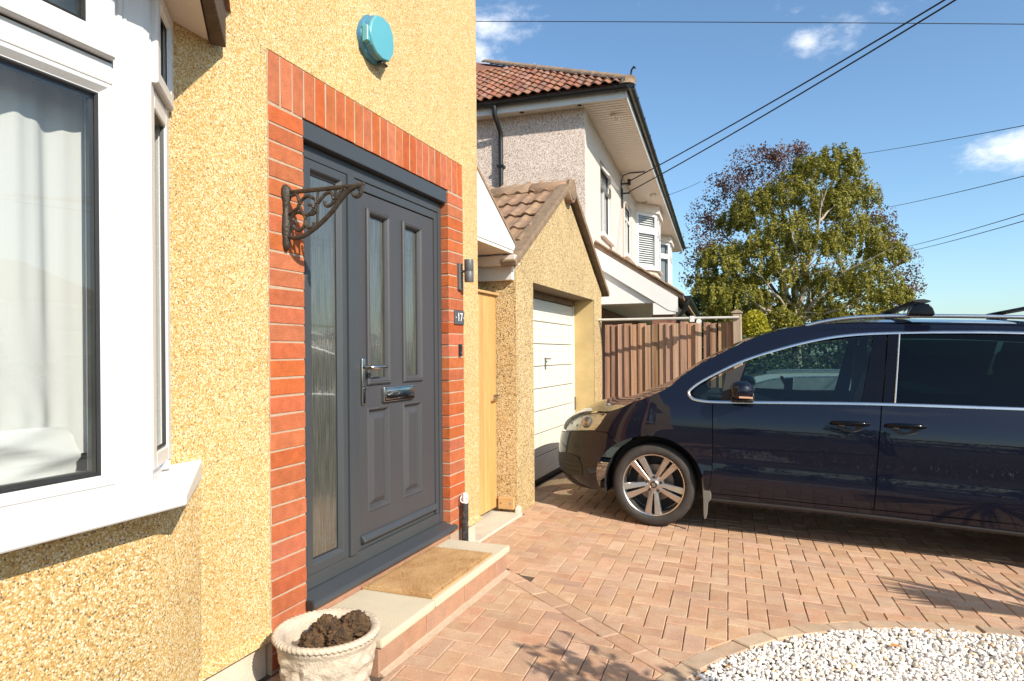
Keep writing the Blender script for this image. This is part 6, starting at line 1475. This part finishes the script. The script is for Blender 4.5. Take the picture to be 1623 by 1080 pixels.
for k in range(24):
    tip = Vector((rs.uniform(2.66, 3.25), rs.uniform(1.62, 2.02), rs.uniform(1.10, 1.36))); b0 = Vector((3.35 + rs.gauss(0, .05), 1.45 + rs.gauss(0, .05), gz(3.35, 1.45)))
    mid = b0.lerp(tip, .55) + Vector((0, 0, .22)); pts = [b0.lerp(mid, t / 4) for t in range(4)] + [mid.lerp(tip, t / 5) for t in range(6)]; sm.tube(pts, .006, 5, radii=[.009 - .0007 * i for i in range(len(pts))])
    for j in range(34):
        p = mid.lerp(tip, rs.uniform(.15, 1.05)); a = Vector((rs.gauss(-.6, .5), rs.gauss(.2, .6), rs.gauss(0, .45))).normalized(); s_ = rs.uniform(.045, .075); b = a.cross(Vector((rs.gauss(0, 1), rs.gauss(0, 1), 1))).normalized() * s_ * .30
        o_ = len(lv_); lv_ += [p, p + a * s_ * .5 + b, p + a * s_ * 1.3, p + a * s_ * .5 - b]; lf_.append((o_, o_ + 1, o_ + 2, o_ + 3))
me = bpy.data.meshes.new('foliage'); me.from_pydata([tuple(v) for v in lv_], [], lf_); link('foliage', me, MT['greenleaf'], sh); part('stems', sm, MT['barkdark'], sh)

# ---- the street opposite: plain houses and hedge that glass and paint reflect
def street_house(x, y, w_, lab, matw):
    z = gz(x, y) - .12; t = thing('street_house', lab, 'house', (x, y, z))
    part('wall', MB().box(x, x + 8, y, y + w_, z - .1, z + 4.6), matw, t)
    part('roof', MB().add([(x - .5, y - .4, z + 4.6), (x + 8.5, y - .4, z + 4.6), (x + 8.5, y + w_ + .4, z + 4.6), (x - .5, y + w_ + .4, z + 4.6), (x + 4, y + 2.5, z + 7.0), (x + 4, y + w_ - 2.5, z + 7.0)], [(0, 1, 4), (1, 2, 5, 4), (2, 3, 5), (3, 0, 4, 5), (3, 2, 1, 0)]), MT['claytile'], t)
    for fy in (.18, .62):
        for fz in (.7, 3.1):
            yy = y + w_ * fy
            part('window', MB().ring(yy, yy + 2.0, z + fz, z + fz + 1.4, [(0, x + .02), (0, x - .06), (.09, x - .06), (.1, x - .02)]), MT['upvc'], t); part('pane', MB().box(x - .03, x - .01, yy + .05, yy + 1.95, z + fz + .05, z + fz + 1.35), MT['darkglass'], t)
    return t
street_house(31, -10, 9, 'cream rendered house across the street, nearest the camera side', MT['smooth_pink'])
street_house(31, 3, 9, 'ochre rendered house across the street, opposite the drive', MT['ochre_plain'])
street_house(31, 16, 9, 'pale rendered house across the street, farthest along', MT['dash_pink'])
bush('clipped_hedge', 'long green hedge along the far side of the road', (24.5, 4, .25), .6, 16, .8, 9000, .12, MT['darkleaf'], 1, 'hedge', True)
bush('clipped_hedge', 'low green hedge on the near boundary behind the camera', (4.6, -6.5, .35), 3.2, .5, .75, 5000, .07, MT['darkleaf'], 8, 'hedge', True)
